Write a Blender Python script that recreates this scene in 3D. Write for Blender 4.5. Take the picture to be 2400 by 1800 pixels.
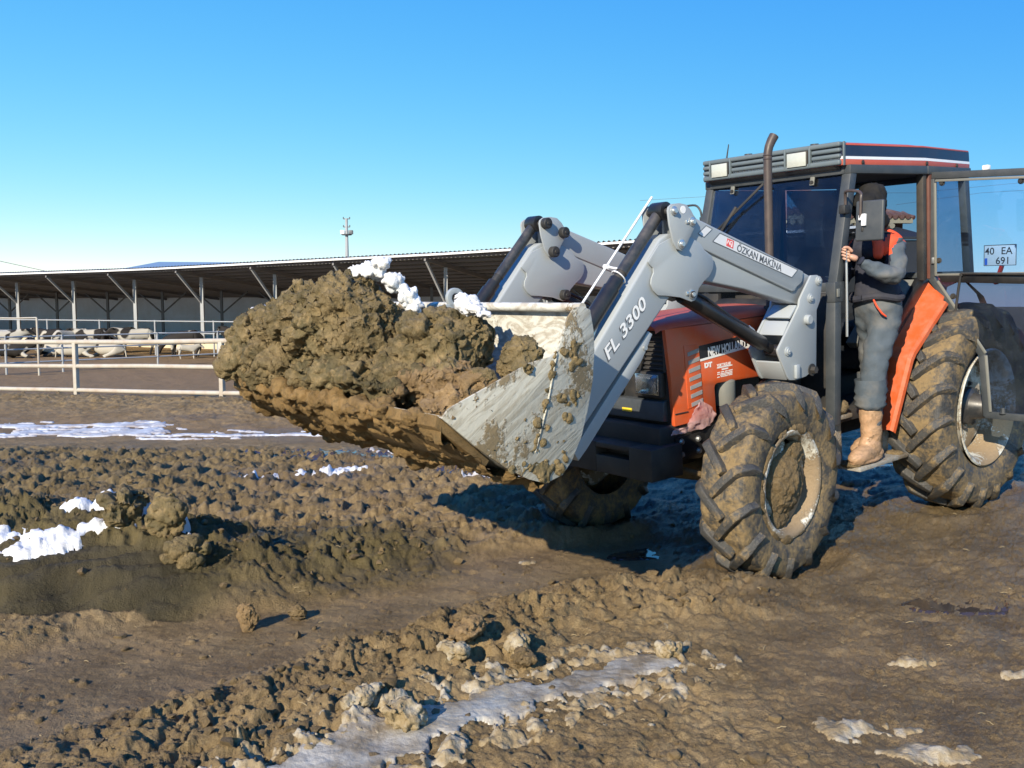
import bpy, bmesh, math, random
import numpy as np
from mathutils import Vector, Matrix, Euler

scene = bpy.context.scene
for o in list(bpy.data.objects):
    bpy.data.objects.remove(o)

# ------------------------------------------------------------------ camera
CAM_H = 1.65
cam = bpy.data.cameras.new("camera")
cam_o = bpy.data.objects.new("camera", cam)
scene.collection.objects.link(cam_o)
cam.sensor_width = 36.0
cam.lens = 36.0 * 2167.87 / 2400.0
cam.clip_start = 0.05
cam.clip_end = 3000.0
cam_o.location = (0, 0, CAM_H)
cam_o.rotation_euler = (math.radians(90 - 5.0014), 0, 0)
scene.camera = cam_o

# ------------------------------------------------------------------ light
SUN_EL, SUN_AZ = 26.3, 180.0 + 28.3        # azimuth of the sun, clockwise from +Y
world = bpy.data.worlds.new("World")
scene.world = world
world.use_nodes = True
wn = world.node_tree
sky = wn.nodes.new("ShaderNodeTexSky")
sky.sky_type = 'NISHITA'
sky.sun_disc = False
sky.sun_elevation = math.radians(SUN_EL)
sky.sun_rotation = math.radians(-SUN_AZ)
sky.altitude = 1100.0
sky.air_density = 1.0
sky.dust_density = 0.0
sky.ozone_density = 3.0
bg = wn.nodes["Background"]
# the phone's tone response, applied alike to the whole sky: channel = k * (sky * 0.1) ** g, then back to the sky's scale
_sp = wn.nodes.new("ShaderNodeSeparateColor"); _cb = wn.nodes.new("ShaderNodeCombineColor")
wn.links.new(sky.outputs[0], _sp.inputs[0])
for _i, (_k, _g) in enumerate(((.84, 1.45), (.73, .74), (.69, .10))):
    _m = [wn.nodes.new("ShaderNodeMath") for _ in range(3)]
    _m[0].operation = 'MULTIPLY'; _m[0].inputs[1].default_value = .1
    _m[1].operation = 'POWER'; _m[1].inputs[1].default_value = _g
    _m[2].operation = 'MULTIPLY'; _m[2].inputs[1].default_value = _k * 10.0
    wn.links.new(_sp.outputs[_i], _m[0].inputs[0]); wn.links.new(_m[0].outputs[0], _m[1].inputs[0]); wn.links.new(_m[1].outputs[0], _m[2].inputs[0])
    wn.links.new(_m[2].outputs[0], _cb.inputs[_i])
wn.links.new(_cb.outputs[0], bg.inputs[0])
bg.inputs[1].default_value = 0.10
sun = bpy.data.lights.new("sun", 'SUN')
sun.energy = 5.0
sun.angle = math.radians(0.53)
sun.color = (1.0, 0.885, 0.70)
sun_o = bpy.data.objects.new("sun", sun)
scene.collection.objects.link(sun_o)
_e, _a = math.radians(SUN_EL), math.radians(SUN_AZ)
to_sun = Vector((math.sin(_a) * math.cos(_e), math.cos(_a) * math.cos(_e), math.sin(_e)))
sun_o.rotation_euler = to_sun.to_track_quat('Z', 'Y').to_euler()
vs = scene.view_settings
vs.view_transform = 'Standard'
vs.look = 'None'
vs.exposure = 0.60
vs.gamma = 1.0
vs.use_curve_mapping = False
scene.cycles.max_bounces = 8
scene.cycles.transparent_max_bounces = 16
scene.cycles.use_denoising = True

# ------------------------------------------------------------------ numpy noise
def _hash(ix, iy, iz, seed):
    with np.errstate(over='ignore'):
        h = (ix.astype(np.uint32) * np.uint32(374761393) + iy.astype(np.uint32) * np.uint32(668265263)
             + iz.astype(np.uint32) * np.uint32(2147483647 - 58) + np.uint32(seed * 974634 + 12345))
        h = (h ^ (h >> np.uint32(13))) * np.uint32(1274126177)
        h = h ^ (h >> np.uint32(16))
        h = h * np.uint32(2246822519)
        h = h ^ (h >> np.uint32(13))
    return h
def _rnd(ix, iy, iz, seed):
    return (_hash(ix, iy, iz, seed) & np.uint32(0xFFFFFF)).astype(np.float32) * np.float32(1 / 16777216.0)
def perlin2(x, y, seed=0):
    x0 = np.floor(x); y0 = np.floor(y)
    fx = x - x0; fy = y - y0
    ix = x0.astype(np.int32); iy = y0.astype(np.int32); z = np.zeros_like(ix)
    u = fx * fx * fx * (fx * (fx * 6 - 15) + 10); v = fy * fy * fy * (fy * (fy * 6 - 15) + 10)
    def g(dx, dy):
        a = _rnd(ix + dx, iy + dy, z, seed) * 6.28318530718
        return np.cos(a) * (fx - dx) + np.sin(a) * (fy - dy)
    a = g(0, 0); b = g(1, 0); c = g(0, 1); d = g(1, 1)
    return 1.5 * ((a + (b - a) * u) * (1 - v) + (c + (d - c) * u) * v)
def perlin3(x, y, z, seed=0):
    x0 = np.floor(x); y0 = np.floor(y); z0 = np.floor(z)
    fx = x - x0; fy = y - y0; fz = z - z0
    ix = x0.astype(np.int32); iy = y0.astype(np.int32); iz = z0.astype(np.int32)
    f = lambda t: t * t * t * (t * (t * 6 - 15) + 10)
    u, v, w = f(fx), f(fy), f(fz)
    def g(dx, dy, dz):
        a = _rnd(ix + dx, iy + dy, iz + dz, seed) * 6.28318530718
        c = _rnd(ix + dx, iy + dy, iz + dz, seed + 77) * 2 - 1
        s = np.sqrt(np.maximum(0, 1 - c * c))
        return np.cos(a) * s * (fx - dx) + np.sin(a) * s * (fy - dy) + c * (fz - dz)
    def lerp(a, b, t): return a + (b - a) * t
    p = lerp(lerp(g(0, 0, 0), g(1, 0, 0), u), lerp(g(0, 1, 0), g(1, 1, 0), u), v)
    q = lerp(lerp(g(0, 0, 1), g(1, 0, 1), u), lerp(g(0, 1, 1), g(1, 1, 1), u), v)
    return 1.5 * lerp(p, q, w)
def fbm2(x, y, octs=4, seed=0, gain=0.5, ridged=False):
    s = np.zeros_like(x); a = 1.0; n = 0.0
    for i in range(octs):
        p = perlin2(x * 2.03 ** i + 17.3 * i, y * 2.03 ** i - 9.1 * i, seed + i)
        if ridged: p = 1 - 2 * np.abs(p)
        s += a * p; n += a; a *= gain
    return s / n
def fbm3(P, octs=4, seed=0, gain=0.5, billow=False):
    s = np.zeros(len(P)); a = 1.0; n = 0.0
    for i in range(octs):
        k = 2.03 ** i
        p = perlin3(P[:, 0] * k + 13.7 * i, P[:, 1] * k + 3.1 * i, P[:, 2] * k - 7.7 * i, seed + i)
        if billow: p = 2 * np.abs(p) - 0.6
        s += a * p; n += a; a *= gain
    return s / n
def lumps2(x, y, cell, seed=0, rmin=0.25, rmax=0.62, dens=1.0, nz=None):
    """field of round clods: height in units of cell"""
    X = x / cell; Y = y / cell
    ix = np.floor(X).astype(np.int32); iy = np.floor(Y).astype(np.int32); z = np.zeros_like(ix)
    best = np.zeros_like(X)
    for dx in (-1, 0, 1):
        for dy in (-1, 0, 1):
            cx = ix + dx; cy = iy + dy
            px = cx + _rnd(cx, cy, z, seed); py = cy + _rnd(cx, cy, z, seed + 1)
            r = rmin + (rmax - rmin) * _rnd(cx, cy, z, seed + 2) ** 2
            on = _rnd(cx, cy, z, seed + 3) < dens
            d2 = (X - px) ** 2 + (Y - py) ** 2
            if nz is not None: d2 = d2 * (1 + 1.1 * nz) + .02 * nz
            h = np.sqrt(np.maximum(0, 1 - d2 / (r * r))) * r * on
            best = np.maximum(best, h)
    return best
def worley3(P, seed=0):
    I = np.floor(P).astype(np.int32); n = len(P)
    f1 = np.full(n, 9.0); f2 = np.full(n, 9.0); rn = np.zeros(n)
    for dx in (-1, 0, 1):
        for dy in (-1, 0, 1):
            for dz in (-1, 0, 1):
                cx, cy, cz = I[:, 0] + dx, I[:, 1] + dy, I[:, 2] + dz
                d = np.sqrt((cx + _rnd(cx, cy, cz, seed) - P[:, 0]) ** 2 + (cy + _rnd(cx, cy, cz, seed + 1) - P[:, 1]) ** 2 + (cz + _rnd(cx, cy, cz, seed + 2) - P[:, 2]) ** 2)
                m = d < f1
                f2 = np.where(m, f1, np.minimum(f2, d)); rn = np.where(m, _rnd(cx, cy, cz, seed + 3), rn); f1 = np.where(m, d, f1)
    return f1, f2, rn
def worley2(x, y, cell, seed=0):
    X = x / cell; Y = y / cell
    ix = np.floor(X).astype(np.int32); iy = np.floor(Y).astype(np.int32); z = np.zeros_like(ix)
    f1 = np.full(X.shape, 9.0); f2 = np.full(X.shape, 9.0); rn = np.zeros_like(X); tx = np.zeros_like(X); ty = np.zeros_like(X)
    for dx in (-1, 0, 1):
        for dy in (-1, 0, 1):
            cx = ix + dx; cy = iy + dy
            qx = X - cx - _rnd(cx, cy, z, seed); qy = Y - cy - _rnd(cx, cy, z, seed + 1)
            d = np.hypot(qx, qy); m = d < f1
            f2 = np.where(m, f1, np.minimum(f2, d)); rn = np.where(m, _rnd(cx, cy, z, seed + 3), rn)
            tx = np.where(m, qx, tx); ty = np.where(m, qy, ty); f1 = np.where(m, d, f1)
    return f2 - f1, rn, tx, ty
def sstep(a, b, t):
    t = np.clip((t - a) / (b - a), 0, 1)
    return t * t * (3 - 2 * t)
def polydist(x, y, pts):
    """distance to polyline, signed side (+ = left of travel), parameter 0..1"""
    best = np.full(x.shape, 1e9); side = np.zeros_like(x); par = np.zeros_like(x)
    pts = [np.array(p, float) for p in pts]
    L = [np.linalg.norm(pts[i + 1] - pts[i]) for i in range(len(pts) - 1)]
    tot = sum(L); acc = 0
    for i in range(len(pts) - 1):
        a, b = pts[i], pts[i + 1]; d = b - a
        t = np.clip(((x - a[0]) * d[0] + (y - a[1]) * d[1]) / (d @ d), 0, 1)
        qx = x - a[0] - t * d[0]; qy = y - a[1] - t * d[1]
        dist = np.hypot(qx, qy); m = dist < best
        best = np.where(m, dist, best)
        side = np.where(m, np.sign(d[0] * qy - d[1] * qx), side)
        par = np.where(m, (acc + t * L[i]) / tot, par); acc += L[i]
    return best, side, par

# ------------------------------------------------------------------ object helpers
COL = scene.collection
def tag(o, label=None, cat=None, group=None, kind=None):
    if label: o["label"] = label
    if cat: o["category"] = cat
    if group: o["group"] = group
    if kind: o["kind"] = kind
    return o
def empty(name, loc=(0, 0, 0), rot=(0, 0, 0)):
    o = bpy.data.objects.new(name, None)
    o.empty_display_size = 0.2
    o.location = loc; o.rotation_euler = rot
    COL.objects.link(o)
    return o
def finish(me, smooth=True, angle=35):
    if smooth:
        me.shade_smooth()
        if angle is not None:
            me.set_sharp_from_angle(angle=math.radians(angle))
def link(name, me, mat=None, parent=None):
    o = bpy.data.objects.new(name, me)
    COL.objects.link(o)
    if mat is not None and len(me.materials) == 0:
        me.materials.append(mat)
    if parent is not None: o.parent = parent
    return o
class MB:
    """collects shapes, then becomes ONE mesh object"""
    def __init__(s): s.v = []; s.f = []
    def add(s, vs_, fs_):
        n = len(s.v)
        s.v += [tuple(map(float, p)) for p in vs_]; s.f += [tuple(i + n for i in f) for f in fs_]
        return s
    def box(s, c, d, rot=None):
        hx, hy, hz = d[0] / 2, d[1] / 2, d[2] / 2
        P = [Vector((x, y, z)) for x in (-hx, hx) for y in (-hy, hy) for z in (-hz, hz)]
        if rot is not None: P = [rot @ p for p in P]
        P = [(p.x + c[0], p.y + c[1], p.z + c[2]) for p in P]
        return s.add(P, [(0, 1, 3, 2), (4, 6, 7, 5), (0, 4, 5, 1), (2, 3, 7, 6), (0, 2, 6, 4), (1, 5, 7, 3)])
    def span(s, a, b):
        return s.box([(a[i] + b[i]) / 2 for i in range(3)], [abs(b[i] - a[i]) for i in range(3)])
    def prism(s, poly, y0, y1):
        """polygon in (x,z), extruded along y"""
        n = len(poly)
        A = sum(poly[i][0] * poly[(i + 1) % n][1] - poly[(i + 1) % n][0] * poly[i][1] for i in range(n))
        if A < 0: poly = poly[::-1]
        P = [(x, y0, z) for x, z in poly] + [(x, y1, z) for x, z in poly]
        F = [tuple(range(n)), tuple(range(2 * n - 1, n - 1, -1))]
        F += [(i, n + i, n + (i + 1) % n, (i + 1) % n) for i in range(n)]
        return s.add(P, F)
    def beam(s, a, b, w, h, up=(0, 0, 1)):
        """box from a to b, width w across, height h along up"""
        a = Vector(a); b = Vector(b); d = (b - a); L = d.length; d.normalize()
        u = Vector(up); sd = d.cross(u)
        if sd.length < 1e-4: sd = d.cross(Vector((1, 0, 0)))
        sd.normalize(); u = sd.cross(d).normalized()
        P = []
        for q in (a, b):
            for i, j in ((-1, -1), (1, -1), (1, 1), (-1, 1)):
                P.append(q + sd * (i * w / 2) + u * (j * h / 2))
        return s.add(P, [(3, 2, 1, 0), (4, 5, 6, 7), (0, 1, 5, 4), (1, 2, 6, 5), (2, 3, 7, 6), (3, 0, 4, 7)])
    def tube(s, pts, r, seg=12, caps=True):
        pts = [Vector(p) for p in pts]; n = len(pts)
        rs = r if isinstance(r, (list, tuple)) else [r] * n
        T = []
        for i in range(n):
            d = pts[min(i + 1, n - 1)] - pts[max(i - 1, 0)]
            T.append(d.normalized())
        ref = Vector((0, 0, 1)) if abs(T[0].z) < .9 else Vector((1, 0, 0))
        u = T[0].cross(ref).normalized(); P = []
        for i in range(n):
            u = (u - T[i] * u.dot(T[i])).normalized(); w = T[i].cross(u)
            for k in range(seg):
                a = 2 * math.pi * k / seg
                P.append(pts[i] + (u * math.cos(a) + w * math.sin(a)) * rs[i])
        F = [(i * seg + k, i * seg + (k + 1) % seg, (i + 1) * seg + (k + 1) % seg, (i + 1) * seg + k)
             for i in range(n - 1) for k in range(seg)]
        if caps: F += [tuple(range(seg - 1, -1, -1)), tuple((n - 1) * seg + k for k in range(seg))]
        return s.add(P, F)
    def lathe(s, prof, c, axis='y', seg=48, skip=None):
        """prof: (offset along axis, radius)"""
        P = []; F = []; m = len(prof)
        for k in range(seg):
            a = 2 * math.pi * k / seg
            for (t, r) in prof:
                if axis == 'y': P.append((c[0] + r * math.cos(a), c[1] + t, c[2] + r * math.sin(a)))
                elif axis == 'x': P.append((c[0] + t, c[1] + r * math.cos(a), c[2] + r * math.sin(a)))
                else: P.append((c[0] + r * math.cos(a), c[1] + r * math.sin(a), c[2] + t))
        for k in range(seg):
            for j in range(m - 1):
                if skip and skip(k, j): continue
                k2 = (k + 1) % seg
                F.append((k * m + j, k * m + j + 1, k2 * m + j + 1, k2 * m + j))
        return s.add(P, F)
    def build(s, name, mat, parent=None, bevel=0.0, smooth=True, angle=35, origin=None, seg=2):
        me = bpy.data.meshes.new(name)
        v = s.v
        if origin is not None: v = [(p[0] - origin[0], p[1] - origin[1], p[2] - origin[2]) for p in v]
        me.from_pydata(v, [], s.f)
        bm = bmesh.new(); bm.from_mesh(me)
        bmesh.ops.remove_doubles(bm, verts=bm.verts, dist=1e-5)
        bmesh.ops.recalc_face_normals(bm, faces=bm.faces)
        if bevel > 0:
            ed = [e for e in bm.edges if len(e.link_faces) == 2 and e.calc_face_angle(0) > math.radians(30)]
            try:
                bmesh.ops.bevel(bm, geom=ed, offset=bevel, segments=seg, affect='EDGES', profile=0.5, clamp_overlap=True)
            except Exception:
                pass
        bm.to_mesh(me); bm.free()
        finish(me, smooth, angle)
        o = link(name, me, mat, parent)
        if origin is not None: o.location = origin
        return o
def np_mesh(name, V, F, mat=None, parent=None, smooth=True, angle=None):
    me = bpy.data.meshes.new(name)
    V = np.asarray(V, np.float32); F = np.asarray(F, np.int32)
    me.vertices.add(len(V)); me.vertices.foreach_set("co", V.ravel())
    k = F.shape[1]
    me.loops.add(F.size); me.loops.foreach_set("vertex_index", F.ravel())
    me.polygons.add(len(F)); me.polygons.foreach_set("loop_start", np.arange(0, F.size, k, dtype=np.int32))
    me.update(calc_edges=True)
    if smooth: finish(me, True, angle)
    return link(name, me, mat, parent)
def verts_of(me):
    a = np.empty(len(me.vertices) * 3, np.float32); me.vertices.foreach_get("co", a)
    return a.reshape(-1, 3).astype(np.float64)
def normals_of(me):
    a = np.empty(len(me.vertices) * 3, np.float32); me.vertex_normals.foreach_get("vector", a)
    return a.reshape(-1, 3).astype(np.float64)
def set_verts(me, V):
    me.vertices.foreach_set("co", np.asarray(V, np.float32).ravel()); me.update()
def evaluated(o, mods):
    """apply modifiers by evaluation; returns a new mesh, removes the temp object"""
    dg = bpy.context.evaluated_depsgraph_get()
    me = bpy.data.meshes.new_from_object(o.evaluated_get(dg))
    bpy.data.objects.remove(o)
    return me
def blob_mesh(ells, voxel, amp, scale, seed, fine=0.0, fscale=30.0, torn=0.0):
    """ellipsoids (c, r, euler) fused and roughened -> mesh"""
    bm = bmesh.new()
    for e in ells:
        c, r = e[0], e[1]; rot = Euler(e[2]).to_matrix().to_4x4() if len(e) > 2 else Matrix.Identity(4)
        M = Matrix.Translation(c) @ rot @ Matrix.Diagonal((*r, 1))
        bmesh.ops.create_icosphere(bm, subdivisions=4, radius=1, matrix=M)
    me = bpy.data.meshes.new("tmp"); bm.to_mesh(me); bm.free()
    o = bpy.data.objects.new("tmp", me); COL.objects.link(o)
    md = o.modifiers.new("r", 'REMESH'); md.mode = 'VOXEL'; md.voxel_size = voxel
    me = evaluated(o, 1)
    V = verts_of(me); N = normals_of(me)
    d = amp * (fbm3(V * scale, 3, seed) + 0.7 * fbm3(V * scale * 2.7, 3, seed + 20, billow=True))
    V = V + N * d[:, None]
    if torn > 0:
        set_verts(me, V); N = normals_of(me)
        k = torn / .055
        Q = V + .045 * np.stack([fbm3(V * 8 + j * 7.1, 3, seed + 70 + j) for j in range(3)], 1) * min(1, k)
        for cell, off, crk in ((.26 * k ** .6, .060, .034), (.075 * k ** .6, .014, .009)):
            f1, f2, rn = worley3(Q / cell, seed + 80 + int(cell * 100))
            e = f2 - f1
            V = V + N * (k * ((rn - .5) * off * sstep(0, .30, e) - crk * (1 - sstep(0, .16, e))))[:, None]
        V = V + N * (torn * (.42 * fbm3(Q * 10, 5, seed + 90, gain=.66) - .30 * np.abs(fbm3(Q * np.array([26, 26, 15]), 3, seed + 95))))[:, None]
    if fine > 0:
        set_verts(me, V); N = normals_of(me)
        V = V + N * (fine * (fbm3(V * fscale, 3, seed + 40, gain=.6) - 0.5 * fbm3(V * fscale * .6, 2, seed + 60, billow=True)))[:, None]
    set_verts(me, V)
    return me
def skin_mesh(joints, edges, radii, root=0, sub=2):
    me = bpy.data.meshes.new("tmp"); me.from_pydata(joints, edges, [])
    o = bpy.data.objects.new("tmp", me); COL.objects.link(o)
    md = o.modifiers.new("s", 'SKIN'); md.use_smooth_shade = True
    for i, sv in enumerate(me.skin_vertices[0].data):
        r = radii[i]; sv.radius = r if isinstance(r, tuple) else (r, r)
        sv.use_root = (i == root)
    if sub:
        sb = o.modifiers.new("u", 'SUBSURF'); sb.levels = sub; sb.render_levels = sub
    return evaluated(o, 1)
def join_meshes(name, ms):
    bm = bmesh.new()
    for m in ms: bm.from_mesh(m)
    me = bpy.data.meshes.new(name); bm.to_mesh(me); bm.free()
    me.shade_smooth()
    return me
def text_mesh(txt, size, extrude=0.0006, shear=0.0, bold=0.0, sx=1.0, align='LEFT'):
    cu = bpy.data.curves.new("t", 'FONT'); cu.body = txt; cu.size = size; cu.extrude = extrude
    cu.shear = shear; cu.offset = bold; cu.align_x = align; cu.resolution_u = 3
    o = bpy.data.objects.new("t", cu); COL.objects.link(o); o.scale = (sx, 1, 1)
    me = evaluated(o, 0)
    if sx != 1.0:
        me.transform(Matrix.Diagonal((sx, 1, 1, 1)))
    return me
def place_text(name, me, mat, parent, org, xdir, up):
    x = Vector(xdir).normalized(); n = x.cross(Vector(up)).normalized(); u = n.cross(x)
    M = Matrix((x, u, n)).transposed().to_4x4(); M.translation = Vector(org)
    me.transform(M)
    return link(name, me, mat, parent)
def lerp(a, b, t): return tuple(a[i] + (b[i] - a[i]) * t for i in range(len(a)))

# ------------------------------------------------------------------ materials
class NT:
    def __init__(s, name):
        s.m = bpy.data.materials.new(name); s.m.use_nodes = True
        s.n = s.m.node_tree.nodes; s.l = s.m.node_tree.links
        s.b = s.n["Principled BSDF"]; s.out = s.n["Material Output"]
        s._tc = None
    def co(s):
        if s._tc is None: s._tc = s.n.new("ShaderNodeTexCoord").outputs["Object"]
        return s._tc
    def mapping(s, scale=(1, 1, 1), rot=(0, 0, 0), vec=None):
        m = s.n.new("ShaderNodeMapping"); m.inputs["Scale"].default_value = scale; m.inputs["Rotation"].default_value = rot
        s.l.new(vec or s.co(), m.inputs[0]); return m.outputs[0]
    def noise(s, scale, detail=4, rough=.55, vec=None, dist=0.0, out="Fac"):
        t = s.n.new("ShaderNodeTexNoise"); t.inputs["Scale"].default_value = scale; t.inputs["Detail"].default_value = detail
        t.inputs["Roughness"].default_value = rough; t.inputs["Distortion"].default_value = dist
        s.l.new(vec or s.co(), t.inputs["Vector"]); return t.outputs[out]
    def voro(s, scale, vec=None, feature='F1'):
        t = s.n.new("ShaderNodeTexVoronoi"); t.inputs["Scale"].default_value = scale; t.feature = feature
        s.l.new(vec or s.co(), t.inputs["Vector"]); return t.outputs["Distance"]
    def ramp(s, fac, stops, interp='LINEAR'):
        r = s.n.new("ShaderNodeValToRGB"); r.color_ramp.interpolation = interp
        e = r.color_ramp.elements
        while len(e) < len(stops): e.new(0.5)
        for i, (p, c) in enumerate(stops):
            e[i].position = p
            e[i].color = (c, c, c, 1) if isinstance(c, (int, float)) else (*c, 1)
        s.l.new(fac, r.inputs[0]); return r.outputs[0]
    def mix(s, fac, a, b, mode='MIX'):
        m = s.n.new("ShaderNodeMix"); m.data_type = 'RGBA'; m.blend_type = mode
        for sock, val in ((m.inputs[0], fac), (m.inputs[6], a), (m.inputs[7], b)):
            if isinstance(val, (int, float)): sock.default_value = val
            elif isinstance(val, tuple): sock.default_value = (*val, 1)
            else: s.l.new(val, sock)
        return m.outputs[2]
    def math(s, op, a, b=None, clamp=False):
        m = s.n.new("ShaderNodeMath"); m.operation = op; m.use_clamp = clamp
        for i, v in enumerate((a, b)):
            if v is None: continue
            if isinstance(v, (int, float)): m.inputs[i].default_value = v
            else: s.l.new(v, m.inputs[i])
        return m.outputs[0]
    def attr(s, name, out="Color"):
        a = s.n.new("ShaderNodeAttribute"); a.attribute_name = name; return a.outputs[out]
    def sep(s, c):
        a = s.n.new("ShaderNodeSeparateColor"); s.l.new(c, a.inputs[0]); return a.outputs
    def bump(s, h, strength=.5, dist=.01, prev=None):
        b = s.n.new("ShaderNodeBump"); b.inputs["Strength"].default_value = strength; b.inputs["Distance"].default_value = dist
        s.l.new(h, b.inputs["Height"])
        if prev is not None: s.l.new(prev, b.inputs["Normal"])
        return b.outputs[0]
    def set(s, **k):
        for n, v in k.items():
            n = {'color': 'Base Color', 'rough': 'Roughness', 'metal': 'Metallic', 'spec': 'Specular IOR Level', 'normal': 'Normal',
                 'coat': 'Coat Weight', 'coat_rough': 'Coat Roughness', 'emit': 'Emission Color', 'emit_s': 'Emission Strength',
                 'trans': 'Transmission Weight', 'ior': 'IOR', 'alpha': 'Alpha', 'sss': 'Subsurface Weight', 'sheen': 'Sheen Weight'}[n]
            sock = s.b.inputs[n]
            if isinstance(v, tuple): sock.default_value = (*v, 1)
            elif isinstance(v, (int, float)): sock.default_value = v
            else: s.l.new(v, sock)
        return s.m
MUD1, MUD2, MUD3 = (.155, .105, .060), (.085, .068, .040), (.215, .145, .080)
M = {}
def paint(name, col, rough=.38, dust=.25, dustcol=(.22, .17, .12), dscale=6, spec=.5, coat=0.0):
    t = NT(name)
    n1 = t.noise(dscale, 6, .65); n2 = t.noise(dscale * 9, 3, .6)
    d = t.math('MULTIPLY', t.ramp(n1, [(.42, 0.0), (.75, 1.0)]), dust)
    sp = t.math('MULTIPLY', t.ramp(n2, [(.62, 0.0), (.72, 1.0)]), dust * .8)
    f = t.math('MAXIMUM', d, sp)
    c = t.mix(f, t.mix(t.noise(2.5, 2), tuple(v * .93 for v in col), tuple(min(1, v * 1.06) for v in col)), dustcol)
    r = t.math('ADD', t.math('MULTIPLY', f, .45), rough)
    M[name] = t.set(color=c, rough=r, spec=spec, coat=coat, normal=t.bump(n2, .06, .002))
    return M[name]
paint('silver', (.325, .355, .370), .36, .10, (.32, .29, .25))
paint('orange', (.63, .095, .020), .36, .30, (.36, .22, .15), 7)
paint('orange_dusty', (.56, .092, .022), .42, .34, (.45, .27, .19), 9)
paint('roof_red', (.42, .07, .035), .45, .25, (.35, .22, .18))
paint('navy', (.012, .016, .04), .35, .2, (.06, .06, .08))
paint('white_paint', (.78, .79, .80), .35, .06)
paint('black_paint', (.012, .013, .015), .3, .22, (.10, .08, .06))
paint('black_matt', (.018, .019, .020), .6, .35, (.12, .095, .07), 5)
paint('cab_grey', (.040, .047, .053), .5, .16, (.17, .165, .155), 10)
paint('visor_grey', (.105, .135, .150), .6, .12, (.22, .22, .2), 20)
paint('rust_red', (.12, .045, .032), .6, .4, (.16, .10, .08), 12)
paint('mesh_grey', (.30, .30, .29), .6, .3, (.2, .12, .08), 20)
paint('trim_grey', (.16, .165, .15), .55, .3, (.25, .22, .18), 12)
paint('exhaust', (.055, .042, .038), .45, .5, (.13, .09, .07), 14)
paint('zinc', (.62, .63, .62), .32, .15); M['zinc'].node_tree.nodes["Principled BSDF"].inputs['Metallic'].default_value = .85
paint('rubber_hose', (.015, .015, .016), .45, .15)
paint('steel_dark', (.04, .042, .045), .35, .5, (.17, .15, .13), 11); M['steel_dark'].node_tree.nodes["Principled BSDF"].inputs['Metallic'].default_value = .3
paint('engine', (.02, .02, .022), .6, .4, (.10, .085, .065), 7)
paint('rail_white', (.43, .405, .35), .6, .65, (.30, .19, .115), 3)
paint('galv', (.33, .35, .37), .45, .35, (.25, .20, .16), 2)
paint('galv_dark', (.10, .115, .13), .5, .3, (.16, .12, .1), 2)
paint('yellow', (.75, .55, .03), .5, .1)
paint('plate_white', (.70, .71, .72), .45, .2, (.5, .48, .44), 15)
paint('ink', (.02, .02, .022), .5, 0.0)
paint('ink_white', (.82, .82, .80), .5, .05)
paint('ink_grey', (.10, .11, .12), .5, .0)
paint('ink_red', (.75, .10, .10), .5, .0)
paint('ink_blue', (.02, .12, .5), .4, .0)
paint('red_lamp', (.5, .015, .012), .2, .1)
paint('seat', (.03, .032, .035), .7, .2)
paint('skin', (.50, .28, .19), .5, .15, (.3, .2, .14), 30)

# ---- mud, snow, glass
def mud_mat(name, cols, wetness=.25, scale=5.0, bumpd=.012, use_attr=False):
    t = NT(name)
    n1 = t.noise(scale, 5, .6, dist=.4); n2 = t.noise(scale * 4.3, 6, .65); n3 = t.noise(scale * 22, 5, .7)
    c = t.mix(t.ramp(n1, [(.36, 0.0), (.64, 1.0)]), cols[0], cols[1])
    c = t.mix(t.ramp(n2, [(.50, 0.0), (.70, 1.0)]), c, cols[2])
    c = t.mix(t.math('MULTIPLY', t.ramp(n3, [(.35, 1.0), (.55, 0.0)]), .45), c, tuple(v * .55 for v in cols[1]))
    if use_attr:
        a = t.sep(t.attr("mask"))
        c = t.mix(a[1], c, t.mix(n2, (.195, .122, .062), (.285, .182, .094)))       # reddish trodden earth
        c = t.mix(a[2], c, t.mix(n2, (.095, .077, .036), (.168, .130, .060)))       # olive clay
        c = t.mix(t.attr("mask", "Alpha"), c, t.mix(n2, (.046, .039, .021), (.082, .068, .037)))   # dark scraped clay
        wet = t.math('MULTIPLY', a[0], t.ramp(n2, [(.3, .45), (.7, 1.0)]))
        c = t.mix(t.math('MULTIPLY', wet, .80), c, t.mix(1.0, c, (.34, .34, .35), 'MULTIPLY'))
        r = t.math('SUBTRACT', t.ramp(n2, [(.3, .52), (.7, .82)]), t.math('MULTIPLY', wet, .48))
    else:
        r = t.ramp(n2, [(.3, .85 - wetness), (.7, .92)])
    n4 = t.noise(scale * 9, 5, .6, dist=.8); rd = t.math('ABSOLUTE', t.math('SUBTRACT', n4, .5))
    pm = t.ramp(t.noise(scale * .42, 4, .6), [(.40, .06), (.62, 1.0)])
    b1 = t.bump(t.math('MULTIPLY', n2, pm), .75, bumpd * 2.8); b1 = t.bump(t.math('MULTIPLY', rd, pm), .9, bumpd * 3.4, b1); b2 = t.bump(n3, .9, bumpd * 1.2, b1)
    sp_ = t.math('ADD', .10, t.math('MULTIPLY', wet, .40)) if use_attr else .35
    M[name] = t.set(color=c, rough=r, spec=sp_, normal=b2)
    return M[name]
mud_mat('mud_ground', ((.192, .136, .068), (.305, .218, .110), (.380, .278, .142)), use_attr=True)
mud_mat('mud_load', ((.095, .080, .036), (.265, .195, .092), (.340, .248, .122)), .30, 4.0)
mud_mat('mud_load_tan', ((.28, .185, .088), (.39, .262, .128), (.44, .30, .155)), .1, 9.0)
mud_mat('mud_under', ((.26, .165, .062), (.34, .215, .085), (.17, .12, .052)), .35, 9.0)
mud_mat('mud_wheel', ((.170, .120, .058), (.240, .170, .084), (.28, .200, .104)), .2, 8.0)
mud_mat('pen_earth', ((.085, .062, .052), (.125, .092, .078), (.15, .11, .09)), .1, 2.5)
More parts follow.
